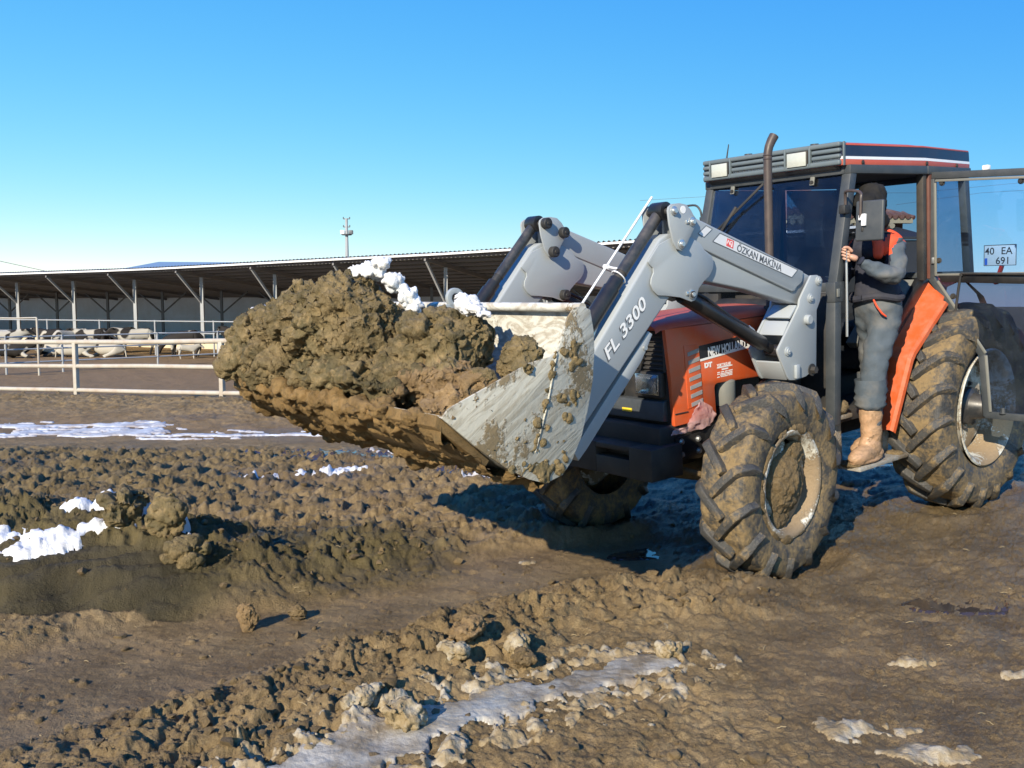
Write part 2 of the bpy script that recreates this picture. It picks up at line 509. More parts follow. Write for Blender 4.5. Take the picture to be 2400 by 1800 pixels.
def snow_mat(name, dirt, col=(.86, .88, .90), dcol=(.30, .25, .18), scale=7, rough=.6):
    t = NT(name)
    n = t.noise(scale, 6, .65); n2 = t.noise(scale * 8, 4, .6)
    f = t.math('MULTIPLY', t.ramp(n, [(.5 - dirt * .35, 0.0), (.78 - dirt * .3, 1.0)]), min(1, dirt * 1.6))
    c = t.mix(f, col, dcol)
    M[name] = t.set(color=c, rough=rough, spec=.35, normal=t.bump(n2, .35, .012, t.bump(n, .4, .03)))
snow_mat('snow', .34, (.70, .72, .74), (.34, .29, .21), 6)
snow_mat('snow_streak', .45, (.62, .65, .68), (.24, .18, .14), 3.5)
snow_mat('snow_dirty', .85, (.50, .475, .395), (.24, .18, .095), 9)
snow_mat('ice', .58, (.42, .415, .375), (.20, .155, .095), 5, .28)
def rubber_mud(name, amount, scale):
    t = NT(name)
    n1 = t.noise(scale, 6, .65, dist=.5); n2 = t.noise(scale * 6, 5, .65); n3 = t.noise(scale * 25, 3, .6)
    f = t.ramp(t.math('ADD', t.math('MULTIPLY', n1, .65), t.math('MULTIPLY', n2, .35)), [(.58 - amount * .3, 0.0), (.68 - amount * .22, 1.0)])
    mudc = t.mix(n2, (.140, .100, .048), (.275, .196, .098))
    rub = t.mix(n1, (.035, .036, .037), (.075, .072, .066))
    c = t.mix(f, rub, mudc)
    M[name] = t.set(color=c, rough=t.mix(f, t.ramp(n3, [(.3, .30), (.7, .55)]), (.85, .85, .85)), spec=.4, normal=t.bump(n2, .5, .02, t.bump(n3, .4, .006)))
rubber_mud('tyre', .54, 7); rubber_mud('lug', .28, 9)
def glass_mat(name, tint, refl=.06, rough=.02, dirt=.08):
    t = NT(name)
    tr = t.n.new("ShaderNodeBsdfTransparent"); tr.inputs[0].default_value = (*tint, 1)
    gl = t.n.new("ShaderNodeBsdfGlossy"); gl.inputs["Roughness"].default_value = rough; gl.inputs[0].default_value = (.9, .95, 1, 1)
    df = t.n.new("ShaderNodeBsdfDiffuse"); df.inputs[0].default_value = (.30, .33, .36, 1)
    fr = t.n.new("ShaderNodeFresnel"); fr.inputs[0].default_value = 1.45
    m1 = t.n.new("ShaderNodeMixShader"); m2 = t.n.new("ShaderNodeMixShader")
    t.l.new(t.math('ADD', fr.outputs[0], refl), m1.inputs[0]); t.l.new(tr.outputs[0], m1.inputs[1]); t.l.new(gl.outputs[0], m1.inputs[2])
    t.l.new(t.math('MULTIPLY', t.ramp(t.noise(4, 6, .6), [(.4, .2), (.75, 1.0)]), dirt), m2.inputs[0])
    t.l.new(m1.outputs[0], m2.inputs[1]); t.l.new(df.outputs[0], m2.inputs[2])
    t.l.new(m2.outputs[0], t.out.inputs[0]); M[name] = t.m
glass_mat('glass_door', (.76, .86, .96), .0, .01, .03)
glass_mat('glass_cab', (.58, .63, .70), -.02, .01, .025)
glass_mat('glass_dark', (.42, .50, .62), .0, .01, .06)
glass_mat('lamp_glass', (.85, .9, .95), .12, .05, .12)
t = NT('reflector'); M['reflector'] = t.set(color=(.85, .86, .84), metal=1.0, rough=.18)
t = NT('work_lens'); n = t.noise(40, 2); M['work_lens'] = t.set(color=t.mix(n, (.42, .44, .39), (.52, .54, .48)), rough=.16, spec=.6, coat=.6)
def plastic_film():
    t = NT('plastic_film')
    tr = t.n.new("ShaderNodeBsdfTransparent"); tl = t.n.new("ShaderNodeBsdfTranslucent"); tl.inputs[0].default_value = (.8, .55, .52, 1)
    m = t.n.new("ShaderNodeMixShader"); m0 = t.n.new("ShaderNodeMixShader")
    t.set(color=(.78, .50, .47), rough=.35, normal=t.bump(t.noise(26, 4), .6, .01))
    m0.inputs[0].default_value = .35; t.l.new(t.b.outputs[0], m0.inputs[1]); t.l.new(tl.outputs[0], m0.inputs[2])
    m.inputs[0].default_value = .72; t.l.new(tr.outputs[0], m.inputs[1]); t.l.new(m0.outputs[0], m.inputs[2])
    t.l.new(m.outputs[0], t.out.inputs[0]); M['plastic_film'] = t.m
plastic_film()
def smear_mat(name, base, amount, scale, rot, stretch, muds=((.20, .15, .085), (.12, .095, .055))):
    """painted steel with directional mud smears"""
    t = NT(name)
    mpn = t.n.new("ShaderNodeMapping"); mpn.vector_type = 'TEXTURE'; mpn.inputs["Rotation"].default_value = rot
    mpn.inputs["Scale"].default_value = (1 / (scale * .45), 1 / scale, 1 / (scale * stretch)); t.l.new(t.co(), mpn.inputs[0]); v = mpn.outputs[0]
    s1 = t.noise(1.0, 6, .62, vec=v, dist=2.6)
    v2 = t.mapping((scale * .5, scale * .5, scale * .5))
    s2 = t.noise(1.0, 5, .6, vec=v2, dist=.6); s3 = t.noise(scale * 9, 5, .65)
    thin = t.math('MULTIPLY', t.ramp(s1, [(.44, 0.0), (.60, .75)]), amount)
    thick = t.ramp(t.math('ADD', t.math('MULTIPLY', s2, .7), t.math('MULTIPLY', s3, .3)), [(.62 - .12 * amount, 0.0), (.66 - .12 * amount, 1.0)])
    c = t.mix(thin, base, t.mix(s3, muds[0], muds[1]))
    c = t.mix(thick, c, t.mix(s3, muds[1], muds[0]))
    f = t.math('MAXIMUM', thin, thick)
    h = t.math('ADD', t.math('MULTIPLY', thick, 1.0), t.math('MULTIPLY', thin, .3))
    h = t.math('ADD', h, t.math('MULTIPLY', s3, .5))
    M[name] = t.set(color=c, rough=t.mix(f, (.42, .42, .42), (.85, .85, .85)), spec=.4, normal=t.bump(h, .6, .008))
smear_mat('bucket_side', (.46, .45, .385), .62, 4.6, (0, .55, 0), 3.4, ((.25, .195, .115), (.15, .115, .062)))
smear_mat('bucket_inside', (.62, .62, .56), .75, 5.0, (0, 0, .3), 2.0, ((.26, .19, .11), (.17, .125, .07)))
smear_mat('rim_white', (.62, .60, .52), 1.25, 9.0, (0, 0, 0), 1.0, ((.30, .225, .14), (.17, .125, .075)))
smear_mat('rim_rear', (.56, .56, .50), .95, 6.0, (0, 0, 0), 1.0, ((.32, .235, .14), (.19, .138, .08)))
smear_mat('boot', (.42, .26, .15), .75, 9.0, (0, 0, 0), 1.0, ((.26, .17, .095), (.17, .115, .065)))
smear_mat('step_metal', (.30, .29, .26), .8, 8.0, (0, 0, 0), 1.0, ((.24, .19, .13), (.16, .12, .08)))
def cloth(name, col, dust=.3, scale=14):
    t = NT(name)
    n = t.noise(scale, 5, .6); n2 = t.noise(scale * 9, 3, .6); n3 = t.noise(3.0, 4, .6)
    c = t.mix(t.math('MULTIPLY', t.ramp(n3, [(.45, 0.0), (.7, 1.0)]), dust), t.mix(n, tuple(v * .8 for v in col), tuple(min(1, v * 1.15) for v in col)), (.30, .26, .21))
    M[name] = t.set(color=c, rough=.85, spec=.2, normal=t.bump(n2, .25, .003, t.bump(n, .5, .012)))
cloth('overall', (.078, .098, .118), .50); cloth('overall_dark', (.022, .026, .042), .12); cloth('overall_orange', (.72, .085, .035), .1); cloth('hood_dark', (.012, .012, .012), .06)

# ================================================================== GROUND
TRACK = [(-3.9, 2.4), (-3.0, 3.05), (-2.18, 3.82), (-1.51, 4.5), (-.73, 5.12), (0, 5.62), (.86, 5.95), (1.7, 5.8)]
PILE = [(-4.8, 5.62), (-3.4, 5.62), (-2.6, 5.62), (-2.1, 5.66), (-1.65, 5.72), (-1.05, 6.0)]
CLODS = [(-2.0, 2.6), (-1.15, 3.35), (-.6, 3.95), (-.1, 4.7), (.45, 5.15), (1.15, 5.0)]
BANK = [(-16, 16.6), (-11, 16.6), (-7.5, 15.6), (-4.5, 14.6), (-2, 13.8), (2, 13.6), (8, 14)]
def terrain(x, y):
    m = {}
    x = np.asarray(x, np.float32); y = np.asarray(y, np.float32)
    z = -1.08 * sstep(13.2, 31, y)
    s = (x - 1.63) * .788 + (y - 5.64) * .615
    z = z + .040 * (np.clip(s, 0, 3.2)) * sstep(0.2, 2.0, x) * (1 - sstep(9.5, 13, y))
    near = 1 - sstep(10, 15, y)
    # broad undulation
    z = z + .035 * fbm2(x * .45, y * .45, 3, 3) * (1 - .6 * sstep(14, 20, y))
    # smooth wheel track
    d, sd, par = polydist(x, y, TRACK)
    hw = .62 - .12 * par + .10 * fbm2(x * 2.2, y * 2.2, 2, 11)
    tr = 1 - sstep(hw - .10, hw + .12, d)
    z = z - .045 * tr
    # ridge of dug-out mud on the left
    d, sd, par = polydist(x, y, PILE)
    hgt = .30 * (1 - sstep(.60, .98, par)) + .05
    front = (sd < 0)
    w = np.where(front, .86 + .10 * fbm2(x * 3, y * 3, 2, 5), .95)
    pr_ = np.clip(1 - d / w, 0, 1)
    prof = np.where(front, .55 * sstep(0, .30, pr_) + .45 * sstep(.2, 1.0, pr_), sstep(0, 1.0, pr_))
    pile = prof
    face = front * sstep(.0, .04, pr_) * (1 - sstep(.48, .66, pr_)) * (1 - sstep(.72, .84, par))
    z = z + hgt * prof
    # crumbly ridge between the track and the near side
    d2, sd2, par2 = polydist(x, y, CLODS)
    cl = (1 - sstep(.18, .50, d2 + .12 * fbm2(x * 2.5, y * 2.5, 2, 21))) * (.35 + .65 * sstep(.10, .42, par2))
    z = z + .035 * cl
    # tyre-lug field behind the pile
    dz = sstep(6.0, 6.7, y + .25 * x * .0) * (1 - sstep(9.3, 10.4, y + .1 * x)) * (1 - sstep(-.2, 1.2, x))
    # bank in front of the fence
    d3, sd3, par3 = polydist(x, y, BANK)
    bk = np.where(sd3 < 0, 1 - sstep(.0, 3.0, d3), 1 - sstep(0, 1.2, d3))
    z = z + .13 * bk * (1 - sstep(-3, 1, x) * .6)
    # smooth wet right-hand side
    rgt = sstep(.75, 1.6, x + .25 * fbm2(x * 1.3, y * 1.3, 2, 31)) * near
    smooth = np.clip(np.maximum(tr, rgt), 0, 1)
    rough = np.clip(1 - smooth, 0, 1)
    rough = rough * (1 - .75 * sstep(9.8, 11, y) * (1 - bk))
    # lumps of several sizes, ragged outlines
    wx = x + .07 * fbm2(x * 5, y * 5, 2, 41); wy = y + .07 * fbm2(x * 5 + 9, y * 5, 2, 42)
    r1 = fbm2(x * 9, y * 9, 3, 43, gain=.6); r2 = fbm2(x * 24, y * 24, 3, 44, gain=.6); rg = fbm2(wx * 5, wy * 5, 4, 45, gain=.55, ridged=True)
    big = lumps2(wx, wy, .30, 50, .2, .6, .7, r1) * .30 * np.clip(.8 + .9 * r2, .2, 1.6)
    mid = lumps2(wx, wy, .13, 55, .2, .6, .7, r1) * .13 * np.clip(.8 + .9 * r2, .2, 1.6)
    sm = lumps2(x, y, .055, 60, .2, .55, .6, r2) * .055
    pz = np.clip(pile * (1 - face), 0, 1)
    e1, q1, tx, ty = worley2(wx + .03 * r1, wy + .03 * r2, .17, 46)          # torn slabs, each tilted its own way
    slab = ((q1 - .45) * .042 + (tx * (q1 - .5) + ty * (.5 - q1 * q1)) * .075) * sstep(0, .30, e1) - .014 * (1 - sstep(0, .16, e1))
    z = z + slab * np.clip(.95 * pz + .90 * cl + .35 * dz * rough + .55 * bk + .16 * rough * near, 0, 1)
    z = z + pz * (big * .42 + mid * .18 + .045 * rg)
    z = z + cl * (mid * .16 + big * .10 + .034 * rg + .014 * r2)
    z = z + rough * near * (mid * .06 + sm * .14 + .030 * rg + .012 * r2) * (1 - .9 * face)
    z = z + (smooth * near) * (sm * .12 * tr)
    # crumbs spilled over the track
    z = z + tr * lumps2(x, y, .085, 66, .10, .32, .40, r2) * .085 * .6
    # lug prints: rows of blocks
    ux = x * .89 - y * .46; uy = x * .46 + y * .89
    uxw = ux + .05 * fbm2(x * 4, y * 4, 2, 71); uyw = uy + .06 * fbm2(x * 3, y * 3, 2, 72)
    ph = (uyw / .50)
    cell = np.floor(ph); fy = ph - cell
    chev = (uxw + .30 * np.abs(fy - .5)) / .23
    blk = np.clip(np.sin(chev * 2 * np.pi) * 1.4 + .25, 0, 1) * sstep(.02, .18, fy) * (1 - sstep(.82, .98, fy))
    z = z + dz * rough * (.065 * blk * (.6 + .5 * r1) + big * .14 + .030 * rg)
    # bank crumbs
    z = z + bk * (big * .22 + mid * .35 + .03 * rg + .02 * r1)
    # far yard
    far = sstep(10, 12, y) * (1 - bk)
    z = z + far * .035 * fbm2(x * 1.4, y * 1.4, 4, 77) * (1 - .4 * sstep(20, 40, y))
    # scraped face striations
    st = np.sin((x * .43 - y * .90 + .05 * fbm2(x * 5, y * 5, 2, 81)) * 2 * np.pi / .125)
    z = z + face * (.022 * np.clip(st * 1.5, -1, .2) + .006 * fbm2(x * 18, y * 18, 2, 82))
    # ripples on the wet right side (smeared across)
    rp = fbm2(x * 2.6 + 1.1 * y + .5 * r1, y * 4.2 - .9 * x + .6 * r1, 5, 91, gain=.58, ridged=True)
    z = z + rgt * (.034 * rp + .008 * fbm2(x * 15 + 2 * r1, y * 19, 4, 92, gain=.6, ridged=True) + .012 * r2 * sstep(-.1, .5, r1)) + tr * .007 * fbm2(ux * 2.0 + .6 * r1, uy * 9, 4, 93)
    z = z + near * (.012 * fbm2(x * 11, y * 11, 4, 95, ridged=True) * rough + .004 * fbm2(x * 32, y * 32, 3, 96))
    # dents for the tyres
    for (cx, cy, rx, ry, dp) in ((1.63, 5.64, .42, .26, .025), (3.49, 7.08, .52, .32, .0), (.66, 6.89, .42, .26, .03), (2.51, 8.34, .52, .32, .0)):
        a = (x - cx) * .788 + (y - cy) * .615; b = -(x - cx) * .615 + (y - cy) * .788
        q = (a / rx) ** 2 + (b / ry) ** 2
        z = z - dp * np.exp(-q) + .045 * np.exp(-((np.sqrt(q) - 1.45) / .28) ** 2)
    m.update(tr=tr, pile=pile, face=face, cl=cl, dz=dz, bk=bk, rgt=rgt, rough=rough, near=near, far=far)
    return z, m
def ground_rows():
    ys = list(np.linspace(-9, 1.8, 16)); y = 1.9
    while y < 15.5:
        ys.append(y); y += min(max(1.05 * y * y / (925 * 1.65), .0038), .036)
    g = .05
    while y < 700:
        ys.append(y); y += g; g *= 1.035
    return np.array(ys)
YS = ground_rows()
_in = np.linspace(-.66, .66, 740); _o = .66 * 1.17 ** np.arange(1, 18)
SS = np.concatenate([-_o[::-1], _in, _o])
NR, NC = len(YS), len(SS)
GY = np.repeat(YS[:, None], NC, 1); GX = SS[None, :] * np.maximum(GY, 2.2) * np.ones_like(GY)
GZ, GM = terrain(GX.ravel(), GY.ravel())
GX = GX.ravel().astype(np.float32); GY = GY.ravel().astype(np.float32)
_i = (np.arange(NR - 1)[:, None] * NC + np.arange(NC - 1)[None, :]).ravel()
GF = np.stack([_i, _i + 1, _i + NC + 1, _i + NC], 1)
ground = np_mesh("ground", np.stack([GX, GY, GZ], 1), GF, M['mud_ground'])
tag(ground, "churned brown mud ground with wheel ruts and smooth track", kind="structure")
_n = fbm2(GX * .9, GY * .9, 3, 120); _n2 = fbm2(GX * 3.1, GY * 3.1, 3, 124)
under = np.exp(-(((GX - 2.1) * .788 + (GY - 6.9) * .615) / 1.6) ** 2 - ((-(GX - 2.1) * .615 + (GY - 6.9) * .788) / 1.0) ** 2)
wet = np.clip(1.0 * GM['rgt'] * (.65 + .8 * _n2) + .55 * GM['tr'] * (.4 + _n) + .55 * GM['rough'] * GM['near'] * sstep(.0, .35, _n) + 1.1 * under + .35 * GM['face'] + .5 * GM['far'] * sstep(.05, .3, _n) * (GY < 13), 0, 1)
red = np.clip(.65 * GM['far'] + .25 * GM['tr'] * (.5 + _n2) + .10 * sstep(0, .4, _n), 0, 1) * (1 - .8 * GM['bk'] * (GY > 11))
olive = np.clip(1.3 * GM['pile'] + 1.0 * GM['face'] + .50 * GM['dz'] * sstep(-.8, -4.0, GX + .6 * _n), 0, 1)
clay = np.clip(1.15 * GM['face'] * (.75 + .5 * _n2), 0, 1)
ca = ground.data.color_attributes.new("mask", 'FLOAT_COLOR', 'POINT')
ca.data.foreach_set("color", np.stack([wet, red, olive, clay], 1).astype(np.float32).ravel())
def ground_z(x, y):
    r = terrain(np.atleast_1d(np.array(x, float)), np.atleast_1d(np.array(y, float)))[0]
    return r
def _blur(a, n):
    for ax in (0, 1):
        p = np.pad(a, [(n, n) if i == ax else (0, 0) for i in (0, 1)], mode='edge'); c = np.cumsum(p, axis=ax, dtype=np.float64)
        c = np.concatenate([np.zeros_like(np.take(c, [0], ax)), c], ax); m = 2 * n + 1
        a = (np.take(c, range(m, c.shape[ax]), ax) - np.take(c, range(0, c.shape[ax] - m), ax)) / m
    return a
GB = _blur(_blur(GZ.reshape(NR, NC).astype(np.float64), 7), 7).ravel()
def cover(name, mask, thick, mat, label, cat, sink=.012, kind="stuff", soft=0.0):
    """raised sheet lying on the ground where mask > 0, cut out of the same grid"""
    keep = mask > 0
    fk = keep[GF].any(1)
    F = GF[fk]; used = np.unique(F); idx = np.full(len(GX), -1); idx[used] = np.arange(len(used))
    ZS = GZ[used] * (1 - soft) + GB[used] * soft
    V = np.stack([GX[used], GY[used], ZS + np.where(keep[used], thick[used], 0) - np.where(keep[used], 0, sink) + .004 * keep[used]], 1)
    o = np_mesh(name, V, idx[F], mat)
    tag(o, label, cat, kind=kind)
    return o
def ell(cx, cy, rx, ry, a=0):
    c, s = math.cos(a), math.sin(a); dx = GX - cx; dy = GY - cy
    return np.sqrt(((dx * c + dy * s) / rx) ** 2 + ((-dx * s + dy * c) / ry) ** 2)
nsA = fbm2(GX * 4, GY * 4, 4, 131); nsB = fbm2(GX * 11, GY * 11, 3, 137); nsC = fbm2(GX * .8, GY * 3.0, 4, 139)
lumpS = lumps2(GX, GY, .075, 141, .25, .6, .9) * .075
# bright snow on the dug-up ridge
mk = np.maximum.reduce([1.0 - ell(-2.72, 5.30, .32, .17, .1), 1.0 - ell(-3.15, 5.30, .42, .20, 0), .80 - ell(-2.38, 5.42, .24, .14, .3), .6 - ell(-2.1, 5.5, .2, .12, 0)]) + .75 * nsA + .5 * nsB - .12
cover("snow_patch", np.where(mk > .12, mk, 0), np.clip(mk - .1, 0, .5) * (.06 + lumpS * 1.5), M['snow'], "thick bright white snow lying on the left mud ridge", "snow", soft=.85)
mk = np.maximum.reduce([1 - ell(-2.68, 5.62, .12, .12), 1 - ell(-2.52, 5.66, .12, .12), 1 - ell(-2.30, 5.62, .13, .12), 1 - ell(-2.05, 5.58, .09, .09), 1 - ell(-1.9, 5.35, .05, .05)]) + .35 * nsA + .25 * nsB
cover("snow_patch", np.where(mk > .2, mk, 0), np.clip(mk - .18, 0, .5) * (.14 + lumpS * 2.2), M['snow'], "small snow caps on the lumpy crest of the mud ridge", "snow", soft=.6)
# thin streaks on the far yard
nsD = fbm2(GX * 1.3, GY * 6.0, 4, 151, gain=.6); nsE = fbm2(GX * .5, GY * .9, 2, 155)
band = np.exp(-((GY - (11.25 - .05 * GX)) / .50) ** 2) * sstep(-1.4, -2.6, GX) + np.exp(-((GY - 12.2) / .45) ** 2) * sstep(-3.9, -5.0, GX)
mk = np.minimum(band, 1.0) - .80 + 1.15 * nsD + .35 * nsE
cover("snow_streak", np.where(mk > .10, mk, 0), np.full_like(GX, .012), M['snow_streak'], "thin snow streaks along the foot of the brown bank", "snow", .02)
mk = np.maximum.reduce([1 - ell(-1.1, 9.85, .55, .18, -.2), 1 - ell(-.2, 8.5, .55, .16, -.1), 1 - ell(.1, 9.2, .5, .10, 0)]) - .15 + .9 * nsD + .25 * nsA
cover("snow_streak", np.where(mk > .25, mk, 0), np.full_like(GX, .016), M['snow_streak'], "flat snow patches behind and below the raised bucket", "snow", .02)
mk = np.maximum(1 - ell(-1.72, 8.65, .52, .16, .55), 1 - ell(-2.35, 8.45, .22, .06, .0)) - .1 + .5 * nsA + .3 * nsB
cover("snow_streak", np.where(mk > .18, mk, 0), np.clip(mk, 0, 1) * .035 + lumpS * .4, M['snow'], "crusty snow ridge among the tyre prints", "snow", .02)
# dirty ice near the camera
d, sd, par = polydist(GX, GY, [(-.75, 2.95), (-.33, 3.42), (.05, 3.70), (.36, 3.88), (.66, 4.05)])
mk = 1 - d / (.30 - .16 * par) + .70 * nsA + .35 * nsB - .15
cover("ice_sheet", np.where(mk > .25, mk, 0), np.clip(mk, 0, .5) * .014 + .006, M['ice'], "dirty grey ice sheet with slush in the foreground", "ice", .01, soft=.8)
mk2 = np.exp(-((d - .20) / .13) ** 2) * .55 + .9 * nsB + .7 * nsA - .30 - (d > .55)
cover("slush", np.where((mk2 > .22) & (GY < 4.6), mk2, 0), np.clip(mk2 - .2, 0, .5) * (.035 + lumpS * .8), M['snow_dirty'], "crumbly dirty slush scattered along the foreground ice", "snow", .01)
mk = np.maximum.reduce([1 - ell(1.30, 3.42, .30, .16, .1), 1 - ell(1.5, 3.22, .28, .14, 0)]) + .6 * nsA + .4 * nsB - .2
cover("slush", np.where(mk > .22, mk, 0), np.clip(mk - .2, 0, .5) * (.035 + lumpS * .7), M['snow_dirty'], "dirty snow patch at the lower right foreground", "snow", .01, soft=.7)
mk = np.maximum.reduce([1 - ell(1.82, 4.08, .22, .06, .0), 1 - ell(2.2, 3.95, .12, .05, 0), 1 - ell(2.9, 7.75, .26, .10, .3), 1 - ell(.08, 5.95, .16, .045, .0)]) + .5 * nsA + .4 * nsB - .25
cover("slush", np.where(mk > .22, mk, 0), np.clip(mk, 0, .5) * .03, M['snow_dirty'], "small melting snow remnants on the smooth wet mud", "snow", .01)
t = NT('puddle'); n = t.noise(3, 3); M['puddle'] = t.set(color=t.mix(n, (.035, .026, .02), (.06, .045, .035)), rough=.06, spec=.6, normal=t.bump(t.noise(9, 2), .05, .01))
def puddle(cx, cy, rx, ry, q, label, a=0.0):
    e = ell(cx, cy, rx, ry, a); inside = (e < 1) & (GY < 15)
    lev = np.quantile(GZ[inside], q)
    mk = np.where(inside & (GZ < lev + .01), 1.0, 0.0)
    cover("puddle", mk, np.where(mk > 0, lev - GZ - .004, 0), M['puddle'], label, "puddle", 0.0)
puddle(-2.1, 9.75, .9, .30, .35, "shallow puddle between the snow streaks on the reddish yard", -.1)
puddle(.05, 8.75, .8, .25, .35, "shallow puddle on the ground beyond the raised bucket", -.1)
puddle(.98, 6.15, .34, .12, .45, "small puddle at the edge of the tractor shadow", .2)
puddle(3.3, 8.6, .6, .25, .35, "shallow puddle behind the cab step", .6)
puddle(2.6, 4.9, .5, .16, .25, "thin film of water on the smooth mud at right", .1)
# frost-white blocks in the foreground slush and single clods
def clod(name, x, y, r, mat, label, cat, seed, sink=.3):
    z = float(ground_z(x, y)[0]); rng = random.Random(seed)
    E_ = [((0, 0, 0), r)]
    for i in range(4):
        k = rng.uniform(.45, .75); a = rng.uniform(0, 6.28)
        E_.append(((math.cos(a) * r[0] * .6, math.sin(a) * r[1] * .6, rng.uniform(-.5, .7) * r[2]), (r[0] * k, r[1] * k, r[2] * k * rng.uniform(.6, 1)), (rng.uniform(-.6, .6), rng.uniform(-.6, .6), 0)))
    m_ = min(r)
    me = blob_mesh(E_, m_ / 9, m_ * .34, .62 / m_, seed, m_ * .10, 3.0 / m_, m_ * .35)
    finish(me, True, None)
    o = link(name, me, M[mat]); o.location = (x, y, z + r[2] * (1 - sink)); o.rotation_euler = (0, 0, seed * 1.3)
    tag(o, label, cat); return o
clod("ice_block", .03, 4.16, (.065, .055, .06), 'snow_dirty', "upright whitish ice block standing in the foreground slush", "ice", 1)
clod("ice_block", -.27, 4.05, (.085, .05, .045), 'snow_dirty', "elongated pale ice block left of the upright one", "ice", 2)
clod("ice_block", -.60, 3.52, (.09, .05, .045), 'snow_dirty', "flat white ice lump on the muddy ridge edge", "ice", 3)
clod("ice_block", -.42, 3.42, (.10, .075, .07), 'snow_dirty', "large dirty ice lump at the bottom of the picture", "ice", 4)
clod("ice_block", .72, 4.12, (.06, .05, .04), 'snow_dirty', "small pale ice knob at the right end of the slush", "ice", 5)
clod("mud_clod", -1.37, 4.68, (.045, .05, .085), 'mud_load_tan', "standing tan mud clod casting a shadow on the smooth track", "clod", 6, .2)
clod("mud_clod", -1.16, 4.86, (.06, .045, .045), 'mud_wheel', "rounded mud clod just right of the standing one", "clod", 7)
clod("mud_clod", -.20, 4.20, (.12, .06, .06), 'mud_load_tan', "smooth tan slab of mud beside the foreground slush", "clod", 8)
clod("mud_clod", .05, 4.02, (.06, .05, .05), 'mud_wheel', "reddish mud clod under the upright ice block", "clod", 9)
clod("mud_clod", -2.06, 5.42, (.13, .09, .14), 'mud_load', "tall olive clod leaning at the right end of the ridge", "clod", 12, .35)
clod("mud_clod", -2.34, 5.50, (.17, .11, .13), 'mud_load', "broad olive clod under the snow caps", "clod", 13, .45)
clod("mud_clod", -1.88, 5.25, (.11, .10, .09), 'mud_load', "squat dark clod below the leaning clod", "clod", 14, .4)
# loose crumbs: one object, nobody could count them
def crumbs():
    rng = np.random.default_rng(5)
    n = 26000
    y = 2.4 + (11.5 - 2.4) * rng.random(n) ** 1.6; x = (rng.random(n) * 2 - 1) * .62 * y
    z, m = terrain(x, y)
    p = .50 * m['cl'] + .55 * m['pile'] * (1 - m['face']) + .30 * m['dz'] + .16 * m['rough'] + .05 * m['tr'] + .008 * m['rgt']
    k = rng.random(n) < p
    x, y, z = x[k], y[k], z[k]
    k = np.arange(len(x)) < 2600
    x, y, z = x[k], y[k], z[k]; n = len(x)
    r = .004 + .024 * rng.random(n) ** 3.4
    bm = bmesh.new(); bmesh.ops.create_icosphere(bm, subdivisions=1, radius=1)
    bv = np.array([v.co[:] for v in bm.verts]); bf = np.array([[v.index for v in f.verts] for f in bm.faces]); bm.free()
    V = np.empty((n, len(bv), 3)); 
    sc = r[:, None, None] * (.7 + .6 * rng.random((n, 1, 3)))
    jit = 1 + .75 * (rng.random((n, len(bv), 1)) - .5)
    V = bv[None] * sc * jit
    a = rng.random(n) * 6.28; c, s = np.cos(a)[:, None], np.sin(a)[:, None]
    X = V[..., 0] * c - V[..., 1] * s; Y = V[..., 0] * s + V[..., 1] * c
    V = np.stack([X + x[:, None], Y + y[:, None], V[..., 2] * .75 + (z + r * .2)[:, None]], 2).reshape(-1, 3)
    F = (bf[None] + (np.arange(n) * len(bv))[:, None, None]).reshape(-1, 3)
    o = np_mesh("mud_crumbs", V, F, M['mud_wheel'], smooth=True, angle=50)
    tag(o, "loose mud crumbs strewn over the churned ground", "mud", kind="stuff")
crumbs()

# ================================================================== TRACTOR (x forward, y left, z up; origin under the rear axle)
T_LOC = (2.9953, 7.7093, CAM_H - 1.4826)
T_ROT = (math.radians(-.2375), math.radians(4.2233), math.radians(217.9526))
TM = Matrix.Translation(T_LOC) @ Euler(T_ROT, 'XYZ').to_matrix().to_4x4()
tractor = empty("tractor", T_LOC, T_ROT)
tag(tractor, "orange farm tractor with grey front loader, muddy wheels and open cab door", "tractor")
def P(mb, name, mat, parent=None, bevel=0.004, **k):
    return mb.build(name, M[mat] if isinstance(mat, str) else mat, parent or tractor, bevel, **k)
def bolt(name, c, axis, r, h, mat, parent, hexa=True):
    """washer + hexagon head along axis"""
    mb = MB(); s = 6 if hexa else 14
    sgn = 1 if h > 0 else -1
    mb.lathe([(0, 0), (0, r * 1.55), (sgn * .006, r * 1.55), (sgn * .006, 0)], c, axis, 18)
    mb.lathe([(sgn * .006, 0), (sgn * .006, r), (h, r * .92), (h, 0)], c, axis, s)
    return P(mb, name, mat, parent, 0, angle=30)

# ---- wheels
def resample(pts, n):
    pts = [np.array(p, float) for p in pts]
    # catmull-rom
    out = []
    m = len(pts)
    for i in range(m - 1):
        p0, p1, p2, p3 = pts[max(i - 1, 0)], pts[i], pts[i + 1], pts[min(i + 2, m - 1)]
        for k in range(n):
            t = k / n
            out.append(.5 * ((2 * p1) + (-p0 + p2) * t + (2 * p0 - 5 * p1 + 4 * p2 - p3) * t * t + (-p0 + 3 * p1 - 3 * p2 + p3) * t ** 3))
    out.append(pts[-1]); return np.array(out)
def tyre_profile(w, rim, R0):
    h = R0 - rim
    half = [(-.39 * w, rim - .005), (-.455 * w, rim + .14 * h), (-.5 * w, rim + .45 * h), (-.485 * w, rim + .72 * h), (-.42 * w, rim + .93 * h), (-.22 * w, R0 - .004), (0, R0)]
    return half + [(-a, b) for a, b in half[-2::-1]]
def crown(w, rim, R0, y):
    pr = resample(tyre_profile(w, rim, R0), 5); pr = pr[(pr[:, 1] > rim + .6 * (R0 - rim))]
    o = np.argsort(pr[:, 0]); return float(np.interp(y, pr[o, 0], pr[o, 1]))
